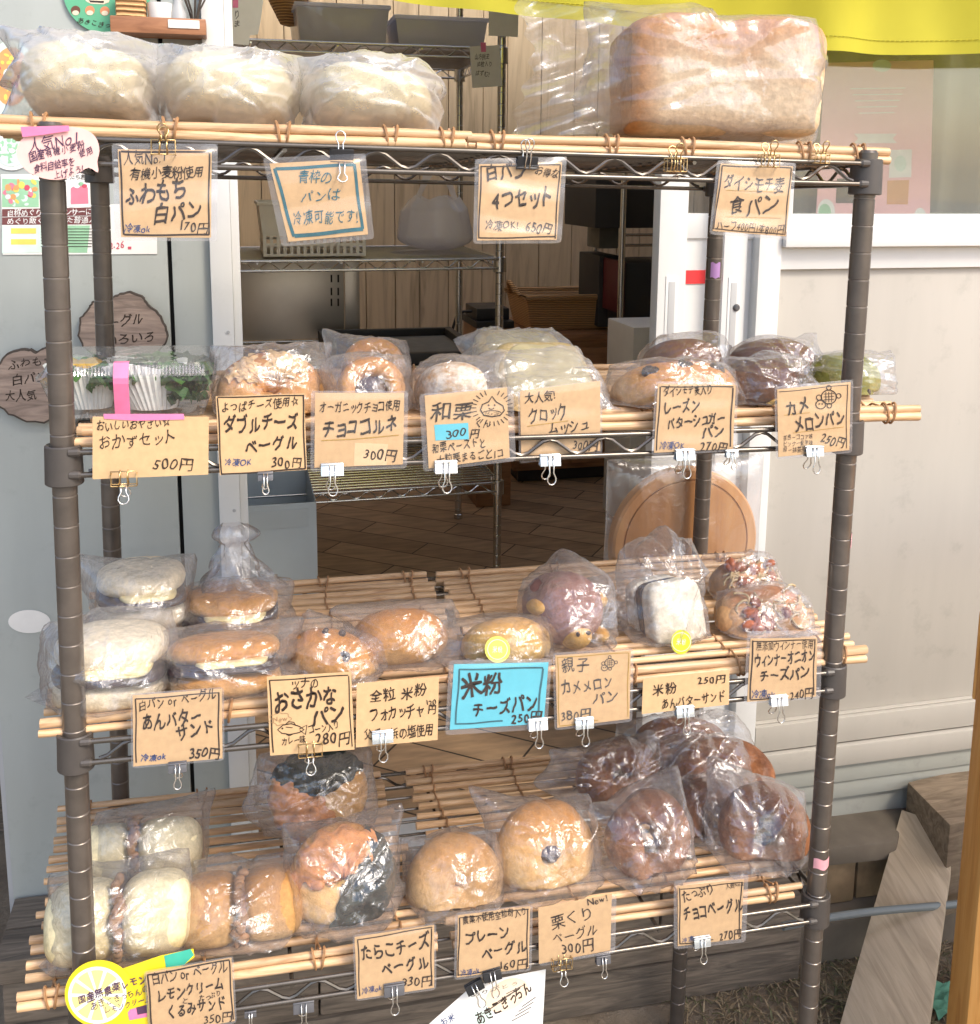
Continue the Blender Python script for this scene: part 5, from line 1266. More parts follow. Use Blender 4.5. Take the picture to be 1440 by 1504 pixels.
# fish bun
F = Fr(492, 972, .06, 2, 32, -8, -22); k = F.k
t = thing('bagged_fish_bun', 'fish shaped brown bun with two eyes peeping over the tuna price card', 'bread', loc(F))
q = MB(); blob(q, F, 66*k, 44*k, .036, 2.2, .05, 3); q.build('bun', BR['golden'], t, smooth=True)
q = MB(); crumbs(q, F, [(-26*k, 30*k, .0255), (-2*k, 36*k, .026), (14*k, 8*k, .036), (18*k, 5*k, .036)], .0038, 3); q.build('eyes', M_['raisin'], t, smooth=True)
bag(t, F, 418, 925, 566, 1030, .042, .034, 95, 'film', 1.0, ((1, -.8, .18), (-1, .8, .14)))
# focaccia
F = Fr(586, 938, .085, 2, 25); k = F.k
t = thing('bagged_focaccia', 'domed golden wholegrain focaccia in a bag behind the focaccia card', 'bread', loc(F))
q = MB(); blob(q, F, 70*k, 44*k, .046, 2.3, .04, 6); q.build('bread', BR['golden'], t, smooth=True)
bag(t, F, 498, 888, 676, 1000, .054, .044, 96, 'film', .9, ((1, -.6, .12), (-1, .7, .1)))
# cheese bread with sticker
F = Fr(742, 948, .06, 2, 30); k = F.k
t = thing('bagged_bread', 'pale golden rice flour bread with a round yellow green sticker above the cyan card', 'bread', loc(F))
q = MB(); blob(q, F, 66*k, 40*k, .042, 2.2, .04, 8); q.build('bread', BR['yellow'], t, smooth=True)
bag(t, F, 640, 908, 826, 1005, .050, .04, 97, 'film', .9, ((-1, .2, .1), (1, -.6, .06)))
sticker(t, F, 731, 954, 18, .053)
# parent and child turtle
F = Fr(826, 892, .085, 2, 12, 6); k = F.k
t = thing('bagged_turtle_bun', 'purple shelled parent turtle bun with pale round head and feet in a tall bag', 'bread', loc(F))
turtle(t, F, 56*k, 52*k, .045, BR['purple'], BR['yellow'], 13, (.2, -.85))
bag(t, F, 752, 824, 902, 968, .068, .05, 98, 'film', 1.0, ((0, 1, .16), (-1, -1, .06), (1, 1, -.12), (-1, 1, -.16)))
# rice flour sandwich (white slice)
F = Fr(985, 903, .075, 2, 14, 10, 4); k = F.k
t = thing('bagged_slice_sandwich', 'white square rice flour slice standing in a large crumpled bag with a green sticker', 'sandwich', loc(F))
q = MB(); blob(q, F, 44*k, 52*k, .014, 5, .03, 6, (0, 0, .006)); q.build('slice', BR['slice'], t, smooth=True)
q = MB(); blob(q, F, 42*k, 50*k, .006, 5, .03, 7, (0, 0, -.012)); q.build('bean_filling', M_['anko'], t, smooth=True)
q = MB(); blob(q, F, 44*k, 52*k, .012, 5, .03, 8, (0, 0, -.028)); q.build('slice', BR['slice'], t, smooth=True)
bag(t, F, 905, 790, 1048, 968, .034, .05, 99, 'film', 1.5, ((.2, 1, .14), (-1, -1, .05)))
bag(t, Fr(912, 880, .12, 2, 10), 850, 838, 965, 935, .03, .03, 100, 'film', 1.5, ((-1, .6, .1),))
sticker(t, F, 1001, 943, 17, .036)
# onion sausage breads
def onion(label, cx, cy, w, h, box, Y, seed, tilt):
    F = Fr(cx, cy, Y, 2, tilt); k = F.k; t = thing('bagged_onion_bread', label, 'bread', loc(F), 'bagged onion and sausage breads')
    q = MB(); blob(q, F, w*k*.5, h*k*.62, .026, 2.6, .05, seed); q.build('bread', BR['onion'], t, smooth=True)
    rng = random.Random(seed); q = MB()
    for i in range(26):
        x, y = rng.uniform(-.36, .36)*w*k, rng.uniform(-.3, .4)*h*k; a = rng.uniform(0, 6.3); z = .024
        q.tube([F.pt([x+.010*math.cos(a+b_), y+.008*math.sin(a+b_), z+.003*math.sin(b_*2)]) for b_ in np.linspace(0, 2.6, 7)], .0013, 5)
    q.build('onions', M_['onionring'], t, smooth=True)
    q = MB()
    for i in range(9): crumbs(q, F, [(rng.uniform(-.36, .36)*w*k, rng.uniform(-.28, .4)*h*k, .026)], .007, seed+i)
    q.build('sausage', M_['sausage'], t, smooth=True)
    bag(t, F, *box, .034, .026, seed, 'film', 1.1, ((1, -.7, .08),))
onion('rear onion and sausage bread at the back right corner of the third shelf', 1092, 858, 100, 52, (1036, 815, 1152, 900), .17, 101, 40)
onion('front onion and sausage bread behind the onion price card', 1118, 912, 140, 80, (1038, 865, 1208, 962), .075, 102, 38)

# lowest shelf ---------------------------------------------------------
def cutbun(label, cx, cy, w, h, box, Y, seed, kind, tilt, corners, slit):
    F = Fr(cx, cy, Y, 3, tilt); k = F.k; t = thing('bagged_cut_bun', label, 'bread', loc(F), 'bagged cut buns with cream and walnuts')
    q = MB(); g_ = w*k*.028
    blob(q, F, w*k*.29, h*k*.47, .042, 3.0, .03, seed, (-w*k*.245-g_+slit*k, -h*k*.03, 0)); q.build('half', BR[kind], t, smooth=True)
    q = MB(); blob(q, F, w*k*.29, h*k*.47, .042, 3.0, .03, seed+1, (w*k*.245+g_+slit*k, -h*k*.03, 0)); q.build('half', BR[kind], t, smooth=True)
    q = MB(); rng = random.Random(seed)
    crumbs(q, F, [(slit*k+rng.uniform(-.0035, .0035), (-.40+.85*i/15)*h*k, .046*math.sqrt(max(.05, 1-(abs(-.40+.85*i/15)/.55)**2.4))-.002) for i in range(16)], .0052, seed); q.build('walnuts', M_['nut'], t, smooth=True)
    q = MB(); blob(q, F, .005, h*k*.46, .043, 2.6, .05, seed+5, (slit*k, 0, 0)); q.build('filling', M_['darkfig'], t, smooth=True)
    bag(t, F, *box, .058, .046, seed, 'film', 1.0, corners)
cutbun('rear pale cut bun with a walnut filled slit on the lowest shelf', 212, 1246, 165, 88, (136, 1195, 300, 1300), .14, 111, 'whitesteam', 35, ((1, 1, .14), (-1, 0, .06)), -10)
cutbun('front pale cut bun with a walnut filled slit behind the front left post', 178, 1342, 185, 118, (62, 1272, 276, 1422), .055, 112, 'whitesteam', 25, ((-1, -1, .12), (1, 1, .04)), 0)
cutbun('brown walnut bagel cut and filled, left of the cod roe bagels', 347, 1330, 160, 108, (252, 1268, 440, 1400), .065, 113, 'walnut', 25, ((-1, 1, .04), (1, -.5, .04)), 6)
# cod roe cheese bagels with nori
def tarako(label, cx, cy, w, h, box, Y, seed, tilt, corners, side):
    F = Fr(cx, cy, Y, 3, tilt); k = F.k; t = thing('bagged_roe_bagel', label, 'bagel', loc(F), 'bagged cod roe bagels')
    q = MB(); torus(q, F, w*k*.25, h*k*.26, w*k*.235, seed, .035, flat=.8); q.build('bagel', BR['bagel'], t, smooth=True)
    # toppings hug the ring: patches raised over the torus surface
    Ra, Rb, rm = w*k*.25, h*k*.26, w*k*.235
    patch = lambda *z: ringpatch(Ra, Rb, rm, *z)
    s1, s2 = side
    q = MB(); q.grid(F.pt(patch(s1[0], s1[1], .15, 2.5, .0012, seed, .12)), flip=True); q.build('nori', M_['nori'], t, smooth=True)
    q = MB(); q.grid(F.pt(patch(s2[0], s2[1], .5, 2.6, .004, seed+1, .3)), flip=True); q.build('roe_topping', M_['tarako'], t, smooth=True)
    q = MB(); rng = random.Random(seed); crumbs(q, F, [((Ra+rm*.5*math.cos(b_))*math.cos(a_), (Rb+rm*.5*math.cos(b_))*math.sin(a_), rm*.85) for a_, b_ in [(rng.uniform(*s2), rng.uniform(.6, 2.4)) for _ in range(9)]], .006, seed); q.build('roe', M_['tarako'], t, smooth=True)
    q = MB(); blob(q, F, Ra*.5, Rb*.5, .008, 2, .2, seed, (0, 0, rm*.1)); q.build('melted_cheese', M_['meltcheese'], t, smooth=True)
    bag(t, F, *box, .050, .042, seed, 'film', 1.25, corners)
tarako('rear cod roe bagel with black nori on top, standing behind its twin', 468, 1165, 150, 112, (374, 1096, 562, 1222), .15, 121, 18, ((-1, -.3, .1), (1, 1, .04)), ((.5, 2.7), (2.6, 5.2)))
tarako('front cod roe bagel with black nori down its right side', 502, 1288, 156, 150, (408, 1196, 592, 1382), .06, 122, 16, ((-1, -1, .08), (-1, 1, .06), (1, 1, .05)), ((-1.9, 1.15), (.7, 3.1)))
# plain bagel
F = Fr(668, 1298, .06, 3, 22); k = F.k
t = thing('bagged_bagel', 'plain golden wholegrain bagel leaning between the roe and chestnut bagels', 'bagel', loc(F))
q = MB(); torus(q, F, 36*k, 34*k, 36*k, 5, .07, flat=.85); q.build('bagel', BR['wholegrain'], t, smooth=True)
bag(t, F, 586, 1228, 746, 1362, .050, .04, 123, 'film', 1.1, ((-1, 1, .08), (1, -.9, .08), (1, 1, -.05)))
# chestnut bagel with a pale eye
F = Fr(800, 1252, .075, 3, 20, 4); k = F.k
t = thing('bagged_bagel', 'golden chestnut bagel with a purple paste hole and gathered bag tail', 'bagel', loc(F))
q = MB(); torus(q, F, 37*k, 36*k, 38*k, 8, .06, flat=.85); q.build('bagel', BR['bagel'], t, smooth=True)
q = MB(); blob(q, F, 17*k, 13*k, .014, 2, .2, 6, (0, 4*k, .012), 3); q.build('chestnut_paste', M_['darkfig'], t, smooth=True)
bag(t, F, 716, 1172, 890, 1332, .054, .044, 124, 'film', 1.1, ((-1, 1, .26), (1, -1, .06)))
# chocolate bagels
def choc(label, cx, cy, w, h, box, Y, seed, tilt, yaw, corners, twist=.0, roll=0):
    F = Fr(cx, cy, Y, 3, tilt, yaw, roll); k = F.k; t = thing('bagged_chocolate_bagel', label, 'bagel', loc(F), 'bagged chocolate bagels')
    q = MB(); torus(q, F, w*k*.31, h*k*.32, w*k*.195, seed, .15, twist=twist); q.build('bagel', BR['choco'], t, smooth=True)
    bag(t, F, *box, .046, .042, seed, 'film4', 1.5, corners)
M_['film4'] = film('crinkled_bag_film', haze=.04, hn=.24, gl=.15, edge=.6, rough=.22, wr=50, bstr=.48)
choc('chocolate bagel at the far back left of the heap with a bunched bag tail', 908, 1140, 128, 92, (805, 1092, 985, 1200), .19, 131, 25, 8, ((-1, .2, .3), (-1, 1, .1)), .1)
choc('topmost chocolate bagel at the back of the heap under the bean sandwich card', 1000, 1102, 140, 70, (890, 1066, 1110, 1150), .23, 132, 50, -5, ((1, -.4, .08),), .1)
choc('chocolate bagel in the middle of the heap behind the twisted one', 1060, 1140, 150, 84, (950, 1092, 1112, 1190), .17, 133, 45, -12, ((1, .2, .05),), .1)
choc('front chocolate bagel with a twisted figure of eight crust in crinkled film', 952, 1235, 125, 150, (868, 1155, 1026, 1312), .065, 134, 12, 5, ((-1, 1, .1), (1, 1, .04)), .22, 10)
choc('chocolate bagel at the right of the heap standing in front of the right post', 1122, 1222, 130, 150, (1030, 1135, 1192, 1312), .065, 135, 14, -14, ((1, -1, .08), (-1, 1, .06)), .1, -8)
choc('chocolate bagel between the twisted one and the rightmost one', 1040, 1205, 120, 120, (985, 1140, 1110, 1300), .12, 136, 14, 2, ((-1, 1, .04),), .1)
# ------------------------------------------------------------------ price cards
INK = ['ink', 'inkgrey', 'inkblue', 'inkteal', 'inkpurple', 'inklight', 'yellowink', 'cyan', 'kraftlight', 'whitepaper', 'ink']
def card(label, quad, paper, lines, Y=-.0185, tilt=0, yaw=0, lam=8, wavy=.0009, full=False, border=None, draw=None, cat='price card', lamtop=None, name='price_card', group='kraft price cards clipped along the shelves', round_=None):
    bx, by = (quad[2][0]+quad[3][0])/2, (quad[2][1]+quad[3][1])/2
    if by > 1500: bx, by = (quad[0][0]+quad[1][0])/2, (quad[0][1]+quad[1][1])/2
    p0 = at(bx, by, Y); _, _, n = frame(tilt, yaw); pm, n = pmap(p0, n)
    poly = round_ or quad
    P = [pm(x, y) for x, y in poly]; c = np.mean(P, axis=0)
    t = thing(name, label, cat, (c[0], c[1], min(p[2] for p in P)), group)
    q = MB(); q.prism(P, -n*.0005); q.build('paper', M_[paper], t, smooth=False)
    q = MB()
    if border:
        mi, w, ins = border[:3]; sk = border[3] if len(border) > 3 else (1, 1, 1, 1)
        cx = sum(x for x, y in quad)/4; cy = sum(y for x, y in quad)/4
        Q = [(x+(ins if x < cx else -ins), y+(ins if y < cy else -ins)) for x, y in quad]
        rng = random.Random(label)
        for i in range(4):
            if not sk[i]: continue
            a, b = Q[i], Q[(i+1) % 4]
            a = (a[0]+rng.uniform(-1, 1), a[1]+rng.uniform(-1, 1)); b = (b[0]+rng.uniform(-1, 1), b[1]+rng.uniform(-1, 1))
            if i == 2 and not full: a = (b[0]+(a[0]-b[0])*.56, b[1]+(a[1]-b[1])*.56)
            nseg = 9; pts = [(a[0]+(b[0]-a[0])*f+.6*math.sin(f*7+i), a[1]+(b[1]-a[1])*f+.6*math.sin(f*6+i*2)) for f in [k/nseg for k in range(nseg+1)]]
            stroke(q, pm, pts, w*rng.uniform(.85, 1.15), mi, .0003+.00002*i)
    write(q, pm, lines, .0005)
    if draw: draw(q, pm)
    if q.v: q.build('lettering', [M_[i] for i in INK], t, smooth=False)
    if lam:
        cx = sum(x for x, y in quad)/4; cy = sum(y for x, y in quad)/4; l = lam if hasattr(lam, '__len__') else (lam,)*4     # left, top, right, bottom margins
        Q = [(x+(-l[0] if x < cx else l[2]), y+(-l[1] if y < cy else l[3])) for x, y in quad]
        pts = []
        for i in range(4):
            a, b, d = Q[i], Q[(i-1) % 4], Q[(i+1) % 4]
            va = np.array(b, float)-a; va /= np.linalg.norm(va); vb = np.array(d, float)-a; vb /= np.linalg.norm(vb); r = 7
            for s in (0, .25, .5, .75, 1): 
                e = np.array(a)+va*r*(1-s)**2+vb*r*s**2; pts.append(tuple(e))
        # front film over the paper, welded margin round it
        q = MB(); nu, nv = 12, 46; A = np.zeros((nu, nv, 3)); rng = random.Random(label+'w'); ph = rng.uniform(0, 6)
        for i in range(nu):
            for j in range(nv):
                s, v = i/(nu-1), j/(nv-1); x = (Q[0][0]*(1-s)+Q[1][0]*s)*(1-v)+(Q[3][0]*(1-s)+Q[2][0]*s)*v; y = (Q[0][1]*(1-s)+Q[1][1]*s)*(1-v)+(Q[3][1]*(1-s)+Q[2][1]*s)*v
                A[i, j] = pm(x, y, .0011+(.0006+wavy*(1.05+math.sin(v*13+ph+.9*math.sin(s*3+ph))+.25*math.sin(s*6+v*5+ph*2)))*min(1, 9*s, 9*(1-s), 9*v, 9*(1-v)))
        q.grid(A, flip=True)
        q.build('laminate', M_['laminate'], t, smooth=True)
        q = MB(); m_ = len(pts); inner = [(x*.5+0, y) for x, y in pts]
        ring = [pm(x, y, -.0007) for x, y in pts]; 
        q.add(ring, [tuple(range(m_))]); q.build('laminate_back', M_['lamedge'], t, smooth=False)
    return t, pm
def turtle_doodle(cx, cy, s, mi=0):
    def f(q, pm):
        stroke(q, pm, ell(cx, cy, 13*s, 12*s, 24), 1.6*s+.3, mi, .0004, True)
        for dx, dy, r in ((0, -16, 4), (17, -2, 4), (-17, 1, 4.5), (1, 15, 4)): stroke(q, pm, ell(cx+dx*s, cy+dy*s, r*s, r*s, 12), 1.4*s+.2, mi, .0004, True)
        stroke(q, pm, ell(cx-14*s, cy+13*s, 8.5*s, 7.5*s, 18), 1.5*s+.2, mi, .00042, True)
        for dx in (-16.5, -11.5): fillpoly(q, pm, ell(cx+dx*s, cy+12*s, 1*s+.3, 1*s+.3, 8), mi, .0005)
        for k in (-5, 0, 5): stroke(q, pm, [(cx-9*s, cy+k*s), (cx+9*s, cy+k*s-1)], 1.1*s, mi, .0004); stroke(q, pm, [(cx+k*s, cy-9*s), (cx+k*s, cy+9*s)], 1.1*s, mi, .00043)
    return f
T1, T2, T3 = .03, .018, .0     # marker, felt pen, thin pen
card('laminated kraft card with black frame priced 170 yen below the white bread bags', ((173, 219), (311, 220), (310, 349), (178, 348)), 'kraft',
     [('人気No.1', 180, 232, 246, 231, 20, 0, T3), ('有機小麦粉使用', 189, 255, 303, 252, 16, 0, T2), ('ふわもち', 180, 287, 277, 279, 29, 0, T1), ('白パン', 223, 316, 299, 309, 27, 0, T1), ('170円', 262, 331, 308, 335, 17, 0, T2), ('冷凍ok', 182, 335, 223, 336, 12, 2, T2)], border=(0, 2.4, 4), lam=(9, 9, 9, 5), wavy=.0021, full=True)
card('tilted laminated kraft card with a thick teal frame and no price', ((396, 240), (528, 233), (541, 344), (424, 355)), 'kraft',
     [('青枠の', 437, 259, 489, 262, 18, 3, T3), ('パンは', 440, 290, 502, 284, 17, 3, T3), ('冷凍可能です!', 428, 321, 530, 317, 21, 3, T3)], border=(3, 5, 8), lam=(10, 8, 9, 7), tilt=-4, wavy=.0022, full=True)
card('laminated kraft card with thin black frame priced 650 yen under a black clip', ((704, 241), (826, 238), (818, 352), (701, 353)), 'kraft',
     [('白パン', 711, 257, 776, 249, 25, 0, T1), ('お得な', 785, 250, 823, 256, 13, 0, T2), ('4つセット', 722, 294, 815, 290, 28, 0, T1), ('冷凍OK!', 712, 331, 764, 331, 14, 0, T2), ('650円', 772, 331, 813, 338, 17, 0, T2)], border=(0, 1.8, 3.5), lam=(6, 8, 7, 5), wavy=.0021, full=True)
card('kraft card priced 400 yen half and 800 yen whole hanging below the tall loaf', ((1059, 240), (1165, 244), (1155, 347), (1047, 339)), 'kraft',
     [('ダイシモチ麦', 1062, 266, 1155, 274, 22, 0, T2), ('食パン', 1069, 303, 1146, 302, 28, 0, T2), ('ハーフ400円1本800円', 1051, 330, 1155, 339, 14, 0, T3)], border=(0, 1.6, 2.5), lam=5, wavy=.0018, full=True, draw=lambda q, pm: (stroke(q, pm, [(1068, 279), (1152, 282)], .8, 6), stroke(q, pm, [(1066, 318), (1148, 320)], .8, 6)))
card('wide plain kraft card with pink tape on top priced 500 yen before the deli box', ((136, 612), (307, 612), (306, 697), (136, 704)), 'kraft',
     [('おいしいおやさい☆', 140, 627, 254, 620, 14, 0, T2), ('おかずセット', 142, 652, 262, 643, 20, 0, T3), ('500円', 224, 681, 287, 684, 19, 0, T3)], lam=0)
card('framed kraft card for cheese bagels priced 300 yen on the second shelf', ((317, 582), (447, 578), (451, 690), (323, 698)), 'kraft',
     [('よつばチーズ使用☆', 323, 599, 443, 590, 14, 0, T2), ('ダブルチーズ', 326, 626, 442, 619, 25, 0, T1), ('ベーグル', 357, 657, 441, 650, 22, 0, T1), ('冷凍OK', 329, 678, 372, 679, 11, 2, T2), ('300円', 398, 680, 446, 680, 16, 0, T2)], border=(0, 2.2, 2), lam=0, full=True)
card('laminated kraft card without frame for cornets priced 300 yen on a patch', ((463, 577), (594, 577), (592, 682), (462, 687)), 'kraft',
     [('オーガニックチョコ使用', 467, 600, 592, 596, 15, 0, T2), ('チョココルネ', 471, 631, 588, 624, 25, 0, T1), ('300円', 533, 666, 585, 668, 18, 0, T2)], lam=(6, 3, 6, 6), draw=lambda q, pm: (fillpoly(q, pm, ((521, 650), (570, 652), (568, 683), (520, 684)), 8, .0002), stroke(q, pm, [(472, 647), (520, 645), (586, 639)], 1.2, 6)))
def chest(q, pm):
    stroke(q, pm, [(723, 582), (729, 590), (739, 596), (741, 603), (735, 610), (723, 612), (711, 610), (706, 602), (709, 594), (718, 590)], 1.8, 0, .0004, True)
    for k in range(26):
        a = k*.2417; c, s = math.cos(a), math.sin(a)
        if s < -.95: continue
        stroke(q, pm, [(723+23*c, 599+20*s), (723+31*c, 599+27*s)], 1.3, 0)
    for dx in (-5, 4): fillpoly(q, pm, ell(723+dx, 595, 1.3, 1.3, 8), 0, .0005)
    stroke(q, pm, ell(722, 598, 4, 3, 9, 0, .3, 2.8), 1.2, 0); stroke(q, pm, ell(723, 607, 14, 4, 12, 0, 3.4, 6.0), 1, 0)
    rng = random.Random(1)
    for k in range(26): fillpoly(q, pm, ell(rng.uniform(713, 734), rng.uniform(605, 610.5), .6, .6, 5), 0, .0005)
    fillpoly(q, pm, ((638, 624), (688, 621), (689, 645), (640, 647)), 7, .0003)
card('laminated kraft card with a smiling chestnut drawing and a cyan 300 yen patch', ((624, 581), (745, 569), (749, 672), (630, 688)), 'kraft',
     [('和栗', 632, 608, 697, 602, 24, 0, T2), ('くん', 697, 622, 722, 622, 11, 0, T2), ('300', 654, 637, 687, 635, 14, 0, T2), ('円', 690, 636, 705, 636, 14, 0, T2), ('和栗ペーストと', 633, 659, 717, 650, 15, 0, T2), ('大粒栗まるごと1コ', 640, 677, 744, 665, 14, 0, T2)], lam=(8, 2, 9, 5), draw=chest)
card('kraft card for croque slices tucked behind the shelf wires', ((764, 574), (882, 559), (882, 662), (766, 676)), 'kraft',
     [('大人気!', 770, 587, 818, 580, 15, 0, T2), ('クロック', 775, 614, 835, 604, 22, 0, T2), ('ムッシュ', 804, 632, 866, 623, 19, 0, T2), ('300円', 841, 655, 880, 655, 15, 0, T2)], Y=-.0075, lam=(3, 1, 3, 5), draw=lambda q, pm: (stroke(q, pm, [(775, 626), (835, 618)], 1, 6), stroke(q, pm, [(796, 645), (862, 636)], 1, 6)))
card('framed kraft card for raisin butter bread priced 270 yen', ((967, 564), (1081, 565), (1077, 659), (961, 665)), 'kraft',
     [('ダイシモチ麦入り', 974, 576, 1049, 571, 14, 0, T2), ('レーズン', 973, 603, 1030, 596, 19, 0, T1), ('バターシュガー', 978, 623, 1068, 613, 18, 0, T1), ('パン', 1030, 637, 1065, 633, 17, 0, T1), ('冷凍OK', 969, 654, 1008, 655, 11, 2, T2), ('270円', 1028, 654, 1071, 657, 16, 0, T2)], border=(0, 2, 4, (1, 1, 0, 1)), lam=4)
def ex(q, pm): turtle_doodle(1218, 583, .85)(q, pm); stroke(q, pm, [(1152, 610), (1190, 606)], .8, 6); stroke(q, pm, [(1165, 636), (1240, 627)], .8, 6)
card('kraft card with a turtle drawing priced 250 yen covering the right front post', ((1142, 572), (1250, 561), (1248, 661), (1144, 671)), 'kraft',
     [('カメ', 1153, 602, 1190, 594, 21, 0, T1), ('メロンパン', 1165, 625, 1244, 614, 23, 0, T1), ('茶色ーココア味', 1150, 643, 1196, 641, 8, 0, T3), ('ピンクー紫芋味', 1150, 652, 1196, 650, 8, 0, T3), ('緑ー抹茶味', 1150, 661, 1186, 659, 8, 0, T3), ('250円', 1206, 643, 1243, 652, 16, 0, T2)], Y=-.0225, border=(0, 1.2, 4, (1, 1, 0, 0)), lam=4, draw=ex)
card('framed kraft card for bean and butter sandwiches priced 350 yen on the third shelf', ((195, 1022), (326, 1012), (327, 1114), (196, 1126)), 'kraft',
     [('白パン or ベーグル', 201, 1037, 321, 1020, 16, 0, T2), ('あんバター', 206, 1064, 299, 1053, 23, 0, T1), ('サンド', 256, 1079, 317, 1068, 21, 0, T1), ('350円', 277, 1105, 325, 1107, 17, 0, T1), ('冷凍ok', 206, 1115, 246, 1111, 10, 2, T1)], border=(0, 2, 5, (1, 1, 0, 1)), lam=3)
def ex(q, pm):
    stroke(q, pm, [(408, 1072), (416, 1065), (428, 1063), (440, 1067), (447, 1072), (440, 1076), (426, 1079), (414, 1077)], 1.5, 0, .0004, True)
    stroke(q, pm, [(440, 1071), (451, 1065), (449, 1079), (441, 1073)], 1.4, 0); stroke(q, pm, [(420, 1064), (424, 1060), (432, 1061), (434, 1065)], 1.2, 0); stroke(q, pm, [(420, 1078), (425, 1081), (431, 1078)], 1.2, 0)
    fillpoly(q, pm, ell(415, 1070, 1.4, 1.4, 8), 0, .0005); stroke(q, pm, [(420, 1068), (430, 1069)], 1, 0)
    stroke(q, pm, [(412+15*math.cos(a)*(1+.12*math.cos(a*7)), 1056+9*math.sin(a)*(1+.12*math.cos(a*7))) for a in np.linspace(0, 6.2832, 40, endpoint=False)], .8, 5, .0004, True)
card('kraft card with a fish drawing priced 280 yen for tuna buns', ((392, 994), (516, 987), (521, 1101), (397, 1110)), 'kraft',
     [('ツナの', 426, 1006, 470, 1003, 15, 0, T2), ('おさかな', 399, 1032, 498, 1019, 29, 0, .045), ('パン', 455, 1055, 509, 1048, 25, 0, T1), ('New', 400, 1058, 424, 1055, 9, 5, T3), ('コーン入り', 452, 1073, 500, 1065, 13, 0, T2), ('カレー味', 413, 1091, 450, 1086, 11, 0, T2), ('280円', 462, 1085, 517, 1083, 20, 0, T2)], border=(0, 1.8, 5, (1, 1, 0, 1)), lam=0, draw=ex)
card('plain kraft card for wholegrain focaccia priced 120 yen in its corner', ((524, 1004), (645, 994), (643, 1087), (523, 1098)), 'kraft',
     [('全粒 米粉', 541, 1023, 630, 1015, 19, 0, T2), ('フォカッチャ', 541, 1052, 624, 1041, 19, 0, T2), ('120', 625, 1033, 642, 1031, 9, 0, T2), ('円', 629, 1044, 641, 1044, 12, 0, T2), ('父母ヶ浜の塩使用', 533, 1081, 640, 1073, 17, 0, T2)], lam=0)
card('bright cyan framed card priced 250 yen for rice flour cheese bread', ((667, 976), (806, 973), (799, 1063), (661, 1072)), 'cyan',
     [('米粉', 675, 1012, 740, 1002, 30, 0, .04), ('チーズパン', 691, 1043, 793, 1031, 23, 0, T1), ('250円', 750, 1057, 797, 1054, 16, 0, T1)], border=(3, 2.6, 8), lam=(7, 6, 5, 8))
def ex(q, pm): turtle_doodle(896, 974, .55, 1)(q, pm)
card('kraft card in thin grey pen for parent turtle buns priced 380 yen', ((816, 963), (927, 956), (925, 1056), (819, 1069)), 'kraft',
     [('親子', 823, 981, 868, 975, 23, 1, T3), ('カメメロン', 823, 1012, 903, 1002, 19, 1, T2), ('パン', 870, 1028, 909, 1023, 18, 1, T2), ('380円', 823, 1053, 870, 1048, 16, 1, T2)], border=(6, 1, 3), lam=4, draw=ex)
card('low wide kraft card priced 250 yen for rice flour bean sandwiches', ((945, 997), (1072, 984), (1071, 1035), (943, 1049)), 'kraft',
     [('250円', 1024, 1001, 1068, 996, 13, 0, T2), ('米粉', 957, 1015, 996, 1009, 17, 0, T2), ('あんバターサンド', 970, 1034, 1069, 1022, 15, 0, T2)], lam=0)
card('laminated framed kraft card with wide white margin on top priced 240 yen', ((1103, 938), (1201, 937), (1199, 1023), (1098, 1031)), 'kraft',
     [('無添加ウィンナー使用', 1110, 950, 1198, 946, 13, 0, T3), ('ウィンナーオニオン', 1107, 971, 1200, 964, 18, 0, T1), ('チーズパン', 1114, 996, 1192, 988, 18, 0, T1), ('冷凍ok', 1104, 1021, 1141, 1019, 11, 2, T2), ('240円', 1160, 1021, 1196, 1019, 15, 0, T2)], border=(0, 1.8, 3.5), lam=(5, 11, 7, 3))
card('framed kraft card for cod roe cheese bagels priced 330 yen, left on the lowest shelf', ((521, 1377), (638, 1359), (638, 1451), (525, 1468)), 'kraft',
     [('たらこチーズ', 528, 1402, 634, 1383, 21, 0, T1), ('ベーグル', 558, 1427, 632, 1412, 20, 0, T1), ('330円', 589, 1443, 637, 1440, 15, 0, T2), ('冷凍ok', 531, 1456, 563, 1451, 9, 2, T2)], border=(0, 1.8, 4, (1, 1, 0, 1)), lam=3)
card('framed kraft card for plain bagels priced 160 yen on the lowest shelf', ((673, 1345), (779, 1332), (777, 1422), (671, 1436)), 'kraft',
     [('農薬不使用全粒粉入り', 678, 1353, 777, 1338, 12, 0, T2), ('プレーン', 680, 1380, 751, 1370, 19, 0, T1), ('ベーグル', 706, 1403, 776, 1389, 18, 0, T1), ('冷凍ok', 676, 1430, 706, 1425, 9, 2, T2), ('160円', 732, 1419, 777, 1416, 15, 0, T2)], border=(0, 1.6, 3), lam=4)
card('plain kraft card in thin pen for chestnut bagels priced 300 yen on the lowest shelf', ((791, 1334), (899, 1313), (897, 1396), (792, 1416)), 'kraft',
     [('New!', 862, 1326, 894, 1318, 11, 0, T2), ('栗くり', 808, 1356, 874, 1341, 19, 0, T3), ('ベーグル', 810, 1380, 881, 1366, 16, 0, T3), ('300円', 824, 1397, 874, 1386, 18, 0, T2)], lam=(0, 0, 7, 4))
